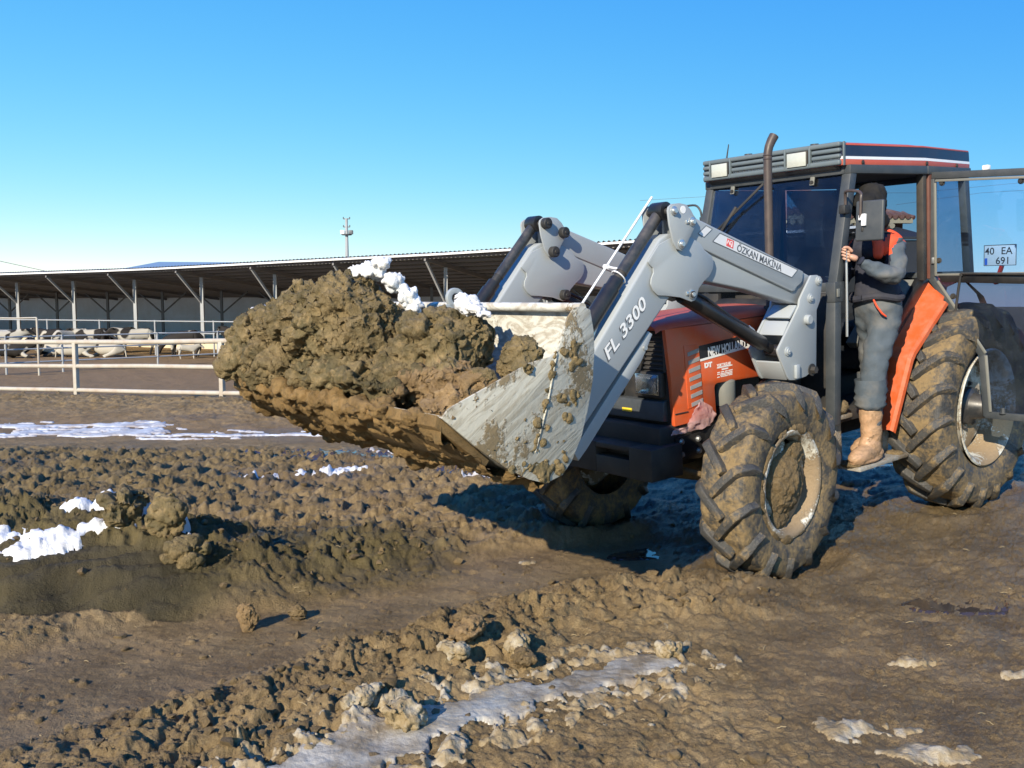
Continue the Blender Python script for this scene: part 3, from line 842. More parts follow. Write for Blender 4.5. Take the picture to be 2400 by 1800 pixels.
def lug_mesh(w, rim, R0, lh, lw, da, side):
    V = []; F = []; n = 9
    for i in range(n):
        t = i / (n - 1)
        y = -.03 + (.5 * w + .012 + .03) * t
        a = da * (t ** .9)
        rc = crown(w, rim, R0, min(abs(y), .46 * w))
        top = rc + lh * (1 if t < .8 else 1 - .9 * (t - .8) / .2 * .5) - (.05 * max(0, t - .85) / .15 if t > .85 else 0)
        base = rc - .03 - (.06 * max(0, t - .8) / .2)
        # direction along path in (arc, y)
        da_dt = da * .9 * max(t, .05) ** -.1 * R0; dy_dt = .5 * w + .042
        L = math.hypot(da_dt, dy_dt); nx, ny = dy_dt / L, -da_dt / L
        wd = lw * (1.0 if 0 < i < n - 1 else .8) * (1 + .25 * t)
        for (k, r) in ((-.62, base), (-.42, top), (.42, top), (.62, base)):
            aa = a + nx * wd * k / R0; yy = y + ny * wd * k
            V.append((r * math.cos(aa), yy * side, r * math.sin(aa)))
    for i in range(n - 1):
        for k in range(3):
            F.append((i * 4 + k, i * 4 + k + 1, (i + 1) * 4 + k + 1, (i + 1) * 4 + k))
    F += [(0, 3, 2, 1), tuple((n - 1) * 4 + k for k in range(4))]
    mb = MB(); mb.add(V, F)
    o = mb.build("lug", M['lug'], None, .006, angle=40)
    me = o.data; bpy.data.objects.remove(o)
    v = verts_of(me); set_verts(me, v + normals_of(me) * (.004 * fbm3(v * 22, 3, 9))[:, None])
    return me
def wheel(name, c, w, rim, R0, nl, lh, lw, da, steer, near, front, seed):
    prof = resample(tyre_profile(w, rim, R0), 5)
    seg = 200; m = len(prof)
    A = np.arange(seg) * 2 * np.pi / seg
    V = np.stack([np.outer(np.cos(A), prof[:, 1]), np.repeat(prof[None, :, 0], seg, 0), np.outer(np.sin(A), prof[:, 1])], 2).reshape(-1, 3)
    F = [(k * m + j, k * m + j + 1, ((k + 1) % seg) * m + j + 1, ((k + 1) % seg) * m + j) for k in range(seg) for j in range(m - 1)]
    tread = sstep(rim + .72 * (R0 - rim), rim + .98 * (R0 - rim), np.hypot(V[:, 0], V[:, 2]))
    rad = V.copy(); rad[:, 1] *= .4; rad /= np.linalg.norm(rad, axis=1)[:, None]
    q = V + np.array(c)
    mudn = np.clip(fbm3(q * 5.5, 4, seed) + .15, 0, 1) * 1.5 + .5 * np.clip(fbm3(q * 17, 3, seed + 4), -.3, 1)
    V = V + rad * (tread * (.024 if front else .014) * mudn + (1 - tread) * .005 * fbm3(q * 14, 4, seed + 8, gain=.6))[:, None]
    o = np_mesh(name, V, np.array(F), M['tyre'], tractor, True, None)
    o.location = c; o.rotation_euler = (0, 0, math.radians(steer))
    me_l, me_r = lug_mesh(w, rim, R0, lh, lw, da, 1), lug_mesh(w, rim, R0, lh, lw, da, -1)
    for k in range(nl):
        for me_, off in ((me_l, 0), (me_r, .5)):
            a = 2 * math.pi * (k + off + .13) / nl
            l = bpy.data.objects.new("lug", me_); COL.objects.link(l); l.parent = o; l.rotation_euler = (0, -a, 0)
    s = 1 if near else -1
    rm = MB()
    if front:
        e = .145
        pr = [(s * .02, rim - .055), (s * .075, rim - .05), (s * (e - .02), rim - .035), (s * (e - .006), rim - .012), (s * e, rim + .004), (s * (e + .006), rim - .006), (s * (e - .002), rim - .03), (s * (e - .03), rim - .045), (s * .05, rim - .06)]
        rm.lathe(pr, (0, 0, 0), 'y', 72)
        P(rm, "rim", 'rim_white', o, 0, angle=50)
        ds = MB()
        pr = [(s * .055, rim - .045), (s * .075, rim - .10), (s * .085, rim - .145), (s * .09, .12), (s * .09, 0.0)]
        ds.lathe(pr, (0, 0, 0), 'y', 48, lambda k, j: j == 0 and (k % 12) in (1, 2, 3))
        pr2 = [(s * .035, rim - .045), (s * .055, rim - .10), (s * .065, rim - .145), (s * .07, 0)]
        ds.lathe(pr2, (0, 0, 0), 'y', 48, lambda k, j: j == 0 and (k % 12) in (1, 2, 3))
        P(ds, "wheel_disc", 'rim_white', o, 0, angle=50)
        hb = blob_mesh([((0, s * .080, .0), (.205, .050, .205)), ((.0, s * .115, 0), (.150, .040, .150)), ((-.10, s * .085, .16), (.12, .03, .09)), ((.06, s * .080, -.21), (.12, .025, .075)), ((.0, s * .155, 0), (.06, .012, .06))], .009, .012, 9, seed, .005, 40, .010)
        finish(hb, True, None); link("hub", hb, M['mud_wheel'], o)
        ring_e = []
        rr = random.Random(seed)
        for k in range(26):
            a_ = k * 2 * math.pi / 26 + rr.uniform(-.1, .1); q = rr.random()
            if q < .22: continue
            ring_e.append(((math.cos(a_) * (rim + .004), s * (.128 + .010 * q), math.sin(a_) * (rim + .004)), (.045 + .03 * q, .018, .016 + .022 * q * q), (0, -a_ - math.pi / 2, 0)))
        mk = blob_mesh(ring_e, .009, .010, 10, seed + 5, .005, 45)
        finish(mk, True, None); link("mud_cake", mk, M['mud_wheel'], o)
    else:
        e = .198
        pr = [(s * -.05, rim - .075), (s * .06, rim - .07), (s * (e - .05), rim - .045), (s * (e - .02), rim - .035), (s * (e - .006), rim - .012), (s * e, rim + .004), (s * (e + .007), rim - .006), (s * (e - .004), rim - .03), (s * (e - .04), rim - .055), (s * .0, rim - .08)]
        rm.lathe(pr, (0, 0, 0), 'y', 72)
        P(rm, "rim", 'rim_rear', o, 0, angle=50)
        ds = MB()
        ds.lathe([(s * -.01, rim - .07), (s * .02, rim - .13), (s * .035, .2), (s * .03, .14), (s * .0, 0.0)], (0, 0, 0), 'y', 48, lambda k, j: j == 0 and (k % 6) in (1, 2))
        P(ds, "wheel_disc", 'rim_rear', o, 0, angle=50)
        hb = MB(); hb.lathe([(0, 0.15), (s * .07, .14), (s * .09, .10), (s * .18, .085), (s * .20, .07), (s * .20, 0)], (0, 0, 0), 'y', 32)
        P(hb, "hub", 'steel_dark', o, .004)
        for k in range(8):
            a = k * math.pi / 4 + .2
            bolt("wheel_bolt", (.17 * math.cos(a), s * .034, .17 * math.sin(a)), 'y', .014, s * .022, 'steel_dark', o)
    return o
WF = (.32, .333, .568, 14, .050, .050, .36); WR = (.43, .440, .735, 18, .050, .058, .34)
wheel("front_wheel", (2.354, .79, .571), *WF, 5.2, True, True, 1)
wheel("front_wheel", (2.354, -.79, .571), *WF, 5.2, False, True, 2)
wheel("rear_wheel", (0, .80, .71), *WR, 0, True, False, 3)
wheel("rear_wheel", (0, -.80, .71), *WR, 0, False, False, 4)

# ---- axles, gearbox, engine
mb = MB(); mb.tube([(2.354, -.62, .56), (2.354, -.25, .56), (2.354, 0, .60), (2.354, .25, .56), (2.354, .62, .56)], [.07, .075, .13, .075, .07], 16)
mb.box((2.354, 0, .66), (.22, .16, .22)); P(mb, "front_axle", 'mud_wheel', bevel=.008)
for s in (1, -1):
    mb = MB(); mb.tube([(2.354, s * .60, .46), (2.354, s * .60, .70)], [.07, .07], 14); mb.box((2.36, s * .58, .57), (.16, .10, .17)); P(mb, "steering_knuckle", 'mud_wheel')
    mb = MB(); mb.tube([(2.56, s * .04, .60), (2.62, s * .30, .62), (2.60, s * .56, .60)], .018, 10); P(mb, "tie_rod", 'mud_wheel', bevel=0)
mb = MB(); mb.tube([(0, -.62, .71), (0, -.2, .71), (0, .2, .71), (0, .62, .71)], [.10, .16, .16, .10], 20); mb.box((.05, 0, .76), (.5, .42, .46)); P(mb, "rear_axle", 'engine', bevel=.01)
mb = MB(); mb.span((.2, -.2, .52), (1.55, .2, .98)); mb.span((1.4, -.24, .50), (1.75, .24, 1.05)); P(mb, "gearbox", 'engine', bevel=.02)
eng = MB(); eng.span((1.72, -.22, .62), (2.55, .22, 1.42)); eng.span((1.8, .2, 1.0), (2.45, .29, 1.22))
for i in range(4): eng.lathe([(0, .055), (.05, .055), (.06, .03), (.06, 0)], (1.9 + .16 * i, .22, 1.15), 'y', 14)
eng.tube([(1.82, .33, 1.15), (2.2, .31, 1.2), (2.5, .28, 1.18)], .03, 12); eng.tube([(2.2, .3, .72), (2.2, .3, 1.05)], .06, 16)
P(eng, "engine_block", 'engine', bevel=.008)
mb = MB(); mb.lathe([(0, 0), (0, .075), (.16, .075), (.18, .05), (.18, 0)], (2.19, .30, .98), 'z', 20); P(mb, "oil_filter", 'trim_grey')
mb = MB(); mb.prism([(1.0, .98), (1.75, .98), (1.75, 1.5), (1.42, 1.62), (1.30, 1.62)], -.36, .36); P(mb, "firewall", 'black_matt', bevel=.01)

# ---- bonnet
HOOD = [(2.800, 1.535), (2.758, 1.196), (2.736, .922), (2.339, .930), (2.352, 1.118), (2.344, 1.134), (2.325, 1.143), (1.70, 1.130), (1.70, 1.535)]
for s in (1, -1):
    mb = MB(); mb.prism(HOOD, s * .330, s * .360); hp = P(mb, "bonnet_side", 'orange', bevel=.006)
    if s == 1: near_hood = hp
    # louvre panel and its slots
    mb = MB(); mb.prism([(2.638, 1.418), (2.500, 1.413), (2.470, 1.030), (2.613, 1.016)], s * .359, s * .364); lp = P(mb, "louvre_panel", 'orange', hp, .002)
    for i in range(7):
        t = i / 6; x0 = 2.607 - .026 * t; z0 = 1.372 - .322 * t
        mb = MB(); mb.prism([(x0, z0 - .024), (x0 - .105, z0 - .008), (x0 - .105, z0 + .018), (x0 + .002, z0)], s * .3635, s * .3665); P(mb, "louvre_slot", 'mesh_grey', hp, 0)
    mb = MB(); mb.prism([(2.497, 1.402), (1.715, 1.448), (1.715, 1.376), (2.486, 1.318)], s * .3602, s * .3625); P(mb, "decal_band", 'black_paint', hp, 0)
    mb = MB(); mb.prism([(2.486, 1.3175), (1.715, 1.3755), (1.715, 1.362), (2.485, 1.303)], s * .3602, s * .3625); P(mb, "decal_stripe", 'ink_white', hp, 0)
    mb = MB(); mb.beam((2.735, s * .363, 1.0), (2.615, s * .363, 1.0), .004, .006); P(mb, "panel_seam", 'black_matt', hp, 0)
tdir = (-.352, 0, -.013 + .03)
place_text("lettering", text_mesh("NEW HOLLAND", .080, .0004, 0, .0032, .64), M['ink_white'], near_hood, (2.412, .3632, 1.327), (-1, 0, .045), (0, 0, 1))
place_text("lettering", text_mesh("80", .092, .0004, .12, .004, 1.15), M['ink_white'], near_hood, (2.018, .3632, 1.345), (-1, 0, .05), (0, 0, 1))
place_text("lettering", text_mesh("DT", .042, .0004, 0, .003, 1.25), M['ink_white'], near_hood, (2.446, .3608, 1.257), (-1, 0, .02), (0, 0, 1))
place_text("dealer_lettering", text_mesh("YURTTAŞLAR", .030, .0003, 0, .0010, .74), M['ink_white'], near_hood, (2.325, .3608, 1.245), (-1, 0, .02), (0, 0, 1))
# rows too small to read in the photograph: broken lines of print
for zz, h_, runs in ((1.238, .008, ((0, .152),)), (1.222, .010, ((.045, .110),)), (1.207, .007, ((.002, .026), (.036, .066), (.076, .104), (.112, .154))), (1.196, .006, ((0, .026), (.032, .150))), (1.187, .006, ((.030, .090), (.096, .152))), (1.178, .006, ((0, .024), (.034, .104), (.112, .150)))):
    for (u0, u1) in runs:
        u = u0
        while u < u1:
            w_ = min(.0035 + .004 * ((u * 7919) % 1), u1 - u); mb = MB(); mb.span((2.325 - u, .3605, zz + .02 * u), (2.325 - u - w_, .3611, zz + .02 * u + h_)); P(mb, "print_row", 'ink_white', near_hood, 0); u += w_ + .0016
# top with rounded shoulders
sec = [(.3605, 1.536), (.358, 1.556), (.347, 1.572), (.325, 1.583), (.28, 1.590), (.14, 1.600), (0, 1.604)]
sec = sec + [(-a, b) for a, b in sec[-2::-1]]
V = []; F = []; xs = [1.68, 1.9, 2.3, 2.7, 2.84, 2.885]; dz = [.004, .004, .002, 0, -.006, -.022]
for x, d in zip(xs, dz): V += [(x, y, z + d) for y, z in sec]
ns = len(sec)
for i in range(len(xs) - 1):
    for j in range(ns - 1): F.append((i * ns + j, i * ns + j + 1, (i + 1) * ns + j + 1, (i + 1) * ns + j))
mb = MB(); mb.add(V, F)
mb.add([(x, y, 1.535) for x in (1.68, 2.86) for y in (-.355, .355)], [(0, 1, 3, 2)])
mb.add([(2.885, y, z - .022) for y, z in sec] + [(2.86, .355, 1.535), (2.86, -.355, 1.535)], [tuple(range(ns)) + (ns + 1, ns)])
P(mb, "bonnet_top", 'roof_red', bevel=0, angle=50)
# grille
mb = MB(); mb.span((2.66, -.329, .90), (2.735, .329, 1.534)); P(mb, "grille_housing", 'black_matt', bevel=.006)
for zz in np.linspace(1.28, 1.51, 9):
    mb = MB(); mb.span((2.735, -.30, zz - .006), (2.752, .30, zz + .006)); P(mb, "grille_slat", 'black_matt', bevel=.002)
for yy in (-.31, -.1, .1, .31):
    mb = MB(); mb.span((2.735, yy - .012, 1.26), (2.762, yy + .012, 1.525)); P(mb, "grille_bar", 'black_matt', bevel=.003)
mb = MB(); mb.prism([(2.735, .945), (2.79, .955), (2.775, 1.075), (2.735, 1.085)], -.305, .305); P(mb, "grille_panel", 'cab_grey', bevel=.006)
mb = MB(); mb.span((2.783, -.045, .993), (2.792, .038, 1.016)); P(mb, "grille_badge", 'yellow', bevel=.001)
for s in (1, -1):
    mb = MB(); mb.span((2.735, s * .065, 1.10), (2.785, s * .295, 1.262)); hl = P(mb, "headlight", 'black_matt', bevel=.012)
    mb = MB(); mb.span((2.786, s * .082, 1.118), (2.790, s * .279, 1.246)); P(mb, "reflector", 'reflector', hl, .001)
    V = []; F = []; n = 10
    for i in range(n + 1):
        for j in range(n + 1):
            u, v = i / n * 2 - 1, j / n * 2 - 1
            b = .018 * (1 - max(abs(u), abs(v)) ** 6)
            V.append((2.792 + b + .0015 * math.cos(j * 3.1), s * .18 + u * .098, 1.182 + v * .063))
    F = [(i * (n + 1) + j, i * (n + 1) + j + 1, (i + 1) * (n + 1) + j + 1, (i + 1) * (n + 1) + j) for i in range(n) for j in range(n)]
    mb = MB(); mb.add(V, F); P(mb, "lens", 'lamp_glass', hl, 0, angle=60)
# front ballast block with its tow slot
mb = MB(); mb.span((2.72, -.40, .62), (3.0, -.09, .82)); mb.span((2.72, .21, .62), (3.0, .40, .82)); mb.span((2.72, -.09, .785), (2.999, .21, .819)); mb.span((2.72, -.09, .621), (2.999, .21, .735)); mb.span((2.72, -.09, .735), (2.90, .21, .785))
P(mb, "front_weight", 'black_matt', bevel=.004)
mb = MB(); mb.span((2.45, -.345, .80), (2.86, .345, .93)); P(mb, "front_support", 'black_matt', bevel=.012)
for s in (1, -1):
    mb = MB(); mb.prism([(2.735, .850), (2.338, .858), (2.312, .776), (2.52, .685), (2.73, .712)], s * .346, s * .366); sp = P(mb, "loader_bracket", 'black_paint', bevel=.003)
    for (x, z) in ((2.690, .82), (2.535, .814), (2.692, .738), (2.53, .736)): bolt("bolt", (x, s * .366, z), 'y', .013, s * .018, 'zinc', sp)
    mb = MB(); mb.beam((2.5, s * .34, .77), (1.85, s * .45, 1.12), .04, .09); P(mb, "loader_brace", 'black_paint')

# ---- front loader
ARM_LOW = [(3.03, 2.105), (3.10, 2.075), (3.55, 1.595), (3.62, 1.52), (3.97, 1.135), (4.03, 1.05), (4.02, .985), (3.95, .955), (3.86, .985), (3.40, 1.41), (3.034, 1.741), (2.93, 1.81), (2.93, 2.09)]
ARM_UP = [(2.95, 2.20), (2.83, 2.194), (1.70, 1.803), (1.63, 1.775), (1.615, 1.72), (1.70, 1.60), (1.828, 1.611), (2.353, 1.746), (2.72, 1.818), (2.95, 1.86)]
ARM_UP_P = [(2.95, 2.203), (2.83, 2.197), (1.76, 1.824), (1.775, 1.76), (1.80, 1.742), (1.835, 1.728), (1.862, 1.700), (1.90, 1.703), (2.747, 2.004), (2.95, 2.075)]
GUSSET = [(3.125, 2.045), (3.02, 2.08), (2.85, 2.075), (2.778, 2.039), (2.746, 2.002), (2.679, 1.964), (2.663, 1.922), (2.675, 1.883), (2.704, 1.848), (2.753, 1.82), (2.801, 1.782), (2.82, 1.735), (2.837, 1.714), (2.871, 1.709), (2.962, 1.74), (3.076, 1.757), (3.145, 1.764), (3.181, 1.795), (3.198, 1.83), (3.193, 1.859), (3.173, 1.892), (3.175, 1.918), (3.205, 1.941), (3.215, 1.955)]
PIVOT = [(3.06, 2.249), (3.034, 2.265), (2.971, 2.269), (2.914, 2.26), (2.876, 2.229), (2.858, 2.203), (2.835, 2.181), (2.837, 2.145), (2.868, 2.107), (2.936, 2.018), (2.963, 2.002), (3.0, 2.014), (3.031, 2.056), (3.058, 2.151), (3.067, 2.228)]
POST = [(1.733, 1.797), (1.665, 1.796), (1.61, 1.76), (1.638, 1.626), (1.678, 1.568), (1.69, 1.187), (1.806, 1.144), (1.915, 1.133), (1.981, 1.141), (2.005, 1.164), (2.097, 1.328), (2.101, 1.348), (1.939, 1.529), (1.871, 1.608), (1.862, 1.647), (1.828, 1.689)]
def rod2(name, a, b, r, mat, parent, seg=16, bevel=0): 
    mb = MB(); mb.tube([a, b], r, seg); return P(mb, name, mat, parent, bevel)
bucket_parent = None
for s in (1, -1):
    near = s > 0
    mb = MB(); mb.prism(ARM_LOW, s * .500, s * .622); arm = P(mb, "loader_arm", 'silver', bevel=.014, seg=3)
    mb = MB(); mb.prism(ARM_UP, s * .506, s * .612); P(mb, "rear_boom", 'silver', arm, .012, seg=3)
    mb = MB(); mb.prism(ARM_UP_P, s * .496, s * .628); P(mb, "boom_cover", 'silver', arm, .010, seg=3)
    for y0, y1 in ((s * .628, s * .638), (s * .484, s * .495)):
        mb = MB(); mb.prism(GUSSET, y0, y1); P(mb, "gusset_plate", 'silver', arm, .0025)
    for y0, y1 in ((s * .648, s * .662), (s * .456, s * .470)):
        mb = MB(); mb.prism(PIVOT, y0, y1); P(mb, "pivot_plate", 'silver', arm, .003)
    vis = s * .662 if near else s * .456           # faces towards the left of the tractor
    vg = s * .638 if near else s * .484; d = 1
    for (x, z, y) in ((3.023, 2.227, vis), (2.874, 2.164, vis), (2.970, 2.041, vis), (2.867, 1.751, vg)):
        if near:
            mb = MB(); mb.lathe([(0, 0), (0, .026), (.007, .026), (.009, .018), (.014, .018), (.016, .014), (.022, .013), (.022, 0)], (x, y, z), 'y', 20); P(mb, "pin", 'zinc', arm, 0, angle=30)
        else:
            mb = MB(); mb.lathe([(0, 0), (0, .036), (.035, .036), (.040, .030), (.040, .012), (.046, .010), (.046, 0)], (x, y, z), 'y', 22); P(mb, "pin_cap", 'black_matt', arm, 0, angle=30)
        rod2("pin_shaft", (x, s * .45, z), (x, s * .655, z), .02, 'steel_dark', arm)
    if near:
        for (x, z) in ((2.915, 2.163), (2.905, 1.758)):
            mb = MB(); mb.box((x, .665 if z > 2 else .642, z), (.022, .008, .022)); P(mb, "lock_plate", 'zinc', arm, .003)
    mb = MB(); mb.lathe([(0, 0), (0, .022), (s * .0015, .022), (s * .0015, 0)], (2.945, s * .6622, 2.232), 'y', 16); P(mb, "hole", 'ink_white', arm, 0)
    # tilt cylinder
    a, b = Vector((3.022, s * .56, 2.230)), Vector((3.93, s * .56, 1.315)); L = b - a
    mb = MB(); mb.tube([a, a + L * .36], .034, 20); cy = P(mb, "tilt_cylinder", 'steel_dark', bevel=0)
    rod2("cylinder_neck", a + L * .355, a + L * .405, .031, 'black_matt', cy, 20)
    rod2("cylinder_collar", a + L * .40, a + L * .455, .042, 'black_paint', cy, 20)
    rod2("cylinder_barrel", a + L * .45, b, .048, 'black_paint', cy, 24)
    mb = MB(); mb.lathe([(-.05, .024), (-.05, .052), (.05, .052), (.05, .024)], (3.022, s * .56, 2.230), 'y', 24); P(mb, "cylinder_eye", 'black_paint', cy, .003)
    mb = MB(); mb.tube([a + L * .62 + Vector((-.02, 0, -.055)), a + L * .72 + Vector((-.02, 0, -.055)), a + L * .8 + Vector((-.03, 0, -.07)), a + L * .95 + Vector((-.12, 0, -.12))], .013, 10); P(mb, "hydraulic_hose", 'rubber_hose', cy, 0)
    mb = MB(); mb.tube([a + L * .60 + Vector((-.01, 0, -.05)), a + L * .64 + Vector((-.02, 0, -.06)), a + L * .67 + Vector((-.03, 0, -.07))], .016, 10); P(mb, "hose_fitting", 'zinc', cy, 0)
    # lift cylinder
    a, b = Vector((2.865, s * .56, 1.745)), Vector((2.001, s * .56, 1.329)); L = b - a
    mb = MB(); mb.tube([a, a + L * .04, a + L * .86], .046, 24); cy = P(mb, "lift_cylinder", 'black_paint', bevel=.004)
    rod2("cylinder_rod", a + L * .85, a + L * 1.0, .030, 'black_paint', cy, 20)
    mb = MB(); mb.lathe([(-.05, .02), (-.05, .042), (.05, .042), (.05, .02)], tuple(b), 'y', 20); P(mb, "cylinder_eye", 'black_paint', cy, .003)
    up = Vector((.04, 0, .075))
    mb = MB(); mb.tube([a + L * .02 + up, a + L * .3 + up * 1.25, a + L * .55 + up * .9, a + L * .70 + up * .95, a + L * .765 + up * .9, a + L * .79 + up * .55], .011, 10); P(mb, "hydraulic_hose", 'rubber_hose', cy, 0)
    mb = MB(); mb.tube([a + L * .75 + up * .92, a + L * .79 + up * .85, a + L * .80 + up * .35], .015, 10); P(mb, "hose_fitting", 'zinc', cy, 0)
    # mounting post: two plates with cross pieces
    mb = MB(); mb.prism(POST, s * .648, s * .664); post = P(mb, "mounting_post", 'silver', bevel=.003)
    mb = MB(); mb.prism([(x + .02, z) for x, z in POST], s * .448, s * .464); P(mb, "inner_plate", 'silver', post, .003)
    for (p0, p1) in (((1.955, 1.515), (2.02, 1.43)), ((1.985, 1.145), (2.06, 1.265)), ((1.70, 1.17), (1.70, 1.5)), ((1.87, 1.61), (1.95, 1.535))):
        mb = MB(); mb.beam((p0[0], s * .556, p0[1]), (p1[0], s * .556, p1[1]), .183, .014, (1, 0, .3)); P(mb, "cross_plate", 'silver', post, .002)
    yv = .664 if near else -.448
    for (x, z) in ((1.658, 1.758), (1.749, 1.651), (2.001, 1.329)):
        mb = MB(); mb.lathe([(0, 0), (0, .030), (.006, .030), (.008, .020), (.016, .019), (.016, .008), (.020, .007), (.020, 0)], (x, yv, z), 'y', 20); P(mb, "pin", 'silver', post, 0, angle=30)
    mb = MB(); mb.lathe([(0, 0), (0, .033), (.022, .033), (.030, .026), (.030, 0)], (1.790, yv, 1.514), 'y', 22); P(mb, "boss", 'silver', post, 0, angle=30)
    mb = MB(); mb.span((1.895, yv, 1.145), (1.937, yv + .022, 1.235)); P(mb, "stop_block", 'silver', post, .006)
    bolt("bolt", (1.742, yv, 1.181), 'y', .026, .035, 'black_matt', post)
    # parking stand folded along the arm
    mb = MB(); mb.prism([(3.165, 1.548), (3.20, 1.568), (3.235, 1.53), (3.80, .985), (3.765, .925), (3.70, .98), (3.27, 1.395), (3.235, 1.44)], s * .525, s * .605); st = P(mb, "parking_stand", 'silver', bevel=.004)
    mb = MB(); mb.lathe([(0, 0), (0, .014), (.012, .014), (.012, 0)], (3.235, s * .605 if near else s * .525, 1.478), 'y', 12); P(mb, "pin", 'zinc', st, 0)
    # bucket bracket at the arm's end
    mb = MB(); mb.prism([(3.88, 1.36), (4.10, 1.50), (4.14, 1.10), (4.24, 1.0), (3.98, .95), (3.93, 1.02), (4.0, 1.1)], s * .50, s * .54); P(mb, "bucket_bracket", 'silver', arm, .004)
    mb = MB(); mb.prism([(3.88, 1.36), (4.10, 1.50), (4.14, 1.10), (4.24, 1.0), (3.98, .95), (3.93, 1.02), (4.0, 1.1)], s * .59, s * .625); P(mb, "bucket_bracket", 'silver', arm, .004)
    if near: near_arm = arm
mb = MB(); mb.tube([(3.50, -.5, 1.40), (3.50, .5, 1.40)], .05, 20); P(mb, "loader_cross_tube", 'silver', bevel=0)
# level indicator rod clamped to the near tilt cylinder
ind = rod2("level_indicator", (2.990, .47, 2.318), (3.60, .47, 1.715), .0072, 'plate_white', None, 10)
mb = MB(); mb.lathe([(-.014, 0), (-.014, .015), (.014, .015), (.014, 0)], (3.373, .47, 1.939), 'y', 14); P(mb, "clamp", 'white_paint', ind, 0)
mb = MB(); mb.tube([(3.373, .47, 1.939), (3.355, .545, 1.925)], .006, 8); P(mb, "clamp_bar", 'white_paint', ind, 0)
mb = MB(); mb.tube([Vector((3.37, .56, 1.88)) + Vector((math.cos(t) * .035, math.sin(t) * .036, math.cos(t) * .035)) for t in np.linspace(0, 6.28, 17)], .004, 6, False); P(mb, "clamp_ring", 'white_paint', ind, 0)
# lettering on the near arm
e = Vector((-.7905, 0, -.2595)).normalized(); u = Vector((-e.z, 0, e.x)) * -1
u = Vector((.31, 0, -.95)).normalized() * -1
mb = MB(); mb.prism([(2.591, 2.093), (2.658, 2.047), (1.895, 1.793), (1.830, 1.838)], .6283, .6290); pl = P(mb, "name_plate", 'plate_white', near_arm, 0)
for (a, b) in (((2.591, 2.093), (2.658, 2.047)), ((2.658, 2.047), (1.895, 1.793)), ((1.895, 1.793), (1.830, 1.838)), ((1.830, 1.838), (2.591, 2.093))):
    mb = MB(); mb.beam((a[0], .6292, a[1]), (b[0], .6292, b[1]), .0012, .005, (0, 0, 1)); P(mb, "plate_border", 'ink_grey', near_arm, 0)
mb = MB(); mb.prism([(2.713, 2.140), (2.659, 2.118), (2.733, 2.074), (2.786, 2.096)], .6283, .6290); P(mb, "sticker", 'plate_white', near_arm, 0)
q = [(2.713, 2.140), (2.659, 2.118), (2.733, 2.074), (2.786, 2.096)]
for i in range(4):
    a, b = q[i], q[(i + 1) % 4]; mb = MB(); mb.beam((a[0], .6292, a[1]), (b[0], .6292, b[1]), .0012, .004, (0, 0, 1)); P(mb, "plate_border", 'ink_grey', near_arm, 0)
mb = MB(); mb.prism([(2.525, 2.062), (2.463, 2.043), (2.473, 1.997), (2.537, 2.018)], .6291, .6296); P(mb, "emblem", 'ink_red', near_arm, 0)
for k, (a, b) in enumerate((((2.528, 2.030), (2.515, 2.050)), ((2.515, 2.050), (2.503, 2.020)), ((2.503, 2.020), (2.497, 2.042)), ((2.497, 2.042), (2.478, 2.038)), ((2.478, 2.038), (2.484, 2.008)), ((2.49, 2.008), (2.492, 2.03)))):
    mb = MB(); mb.beam((a[0], .6298, a[1]), (b[0], .6298, b[1]), .0008, .005, (0, 0, 1)); P(mb, "emblem_stroke", 'ink_white', near_arm, 0)
place_text("lettering", text_mesh("ÖZKAN MAKİNA", .060, .0004, 0, .0012, .98), M['ink_grey'], near_arm, (2.443, .6294, 1.985), (-.470, 0, -.158), (0, 0, 1))
place_text("lettering_outline", text_mesh("FL 3300", .098, .0003, .25, .0055, 1.32), M['ink_grey'], near_arm, (3.540, .6224, 1.432), (-.300, 0, .262), (0, 0, 1))  # dark printed outline around the white letters
place_text("lettering", text_mesh("FL 3300", .098, .0003, .25, .0016, 1.32), M['ink_white'], near_arm, (3.537, .6232, 1.437), (-.300, 0, .262), (0, 0, 1))

# ---- bucket
BW = 1.10
SIDE = [(4.187, 1.778), (4.137, 1.782), (4.088, 1.763), (4.072, 1.66), (4.073, 1.572), (4.091, 1.439), (4.129, 1.308), (4.179, 1.182), (4.243, 1.083), (4.303, 1.028), (4.405, 1.008), (4.50, 1.045), (4.62, 1.118), (4.76, 1.226), (4.935, 1.385), (4.90, 1.42), (4.46, 1.560), (4.34, 1.573), (4.295, 1.60), (4.225, 1.74)]
shell = [(4.085, 1.763), (4.076, 1.66), (4.078, 1.572), (4.096, 1.439), (4.134, 1.308), (4.184, 1.182), (4.248, 1.086), (4.306, 1.033), (4.405, 1.014), (4.50, 1.05), (4.62, 1.122), (4.76, 1.230), (4.925, 1.381)]
th = .012
sh = []
for i, p in enumerate(shell):
    a = shell[max(i - 1, 0)]; b = shell[min(i + 1, len(shell) - 1)]
    d = np.array([b[0] - a[0], b[1] - a[1]]); d /= np.linalg.norm(d); sh.append((p[0] - d[1] * th, p[1] + d[0] * th))
mb = MB(); mb.prism(shell + sh[::-1], -BW + .012, BW - .012); bucket = P(mb, "bucket", 'bucket_inside', bevel=0, angle=40)
for s in (1, -1):
    mb = MB(); mb.prism(SIDE, s * (BW - .012), s * BW); P(mb, "side_plate", 'bucket_side', bucket, .003)
    w = [(4.305, 1.585), (4.372, 1.37), (4.458, 1.16)]
    mb = MB(); mb.tube([(x, s * (BW + .002), z) for x, z in w], .0045, 8); P(mb, "weld_seam", 'bucket_side', bucket, 0)
mb = MB(); mb.tube([(4.125, -BW, 1.775), (4.125, BW - .012, 1.775)], .022, 16); P(mb, "top_bar", 'bucket_inside', bucket, 0)
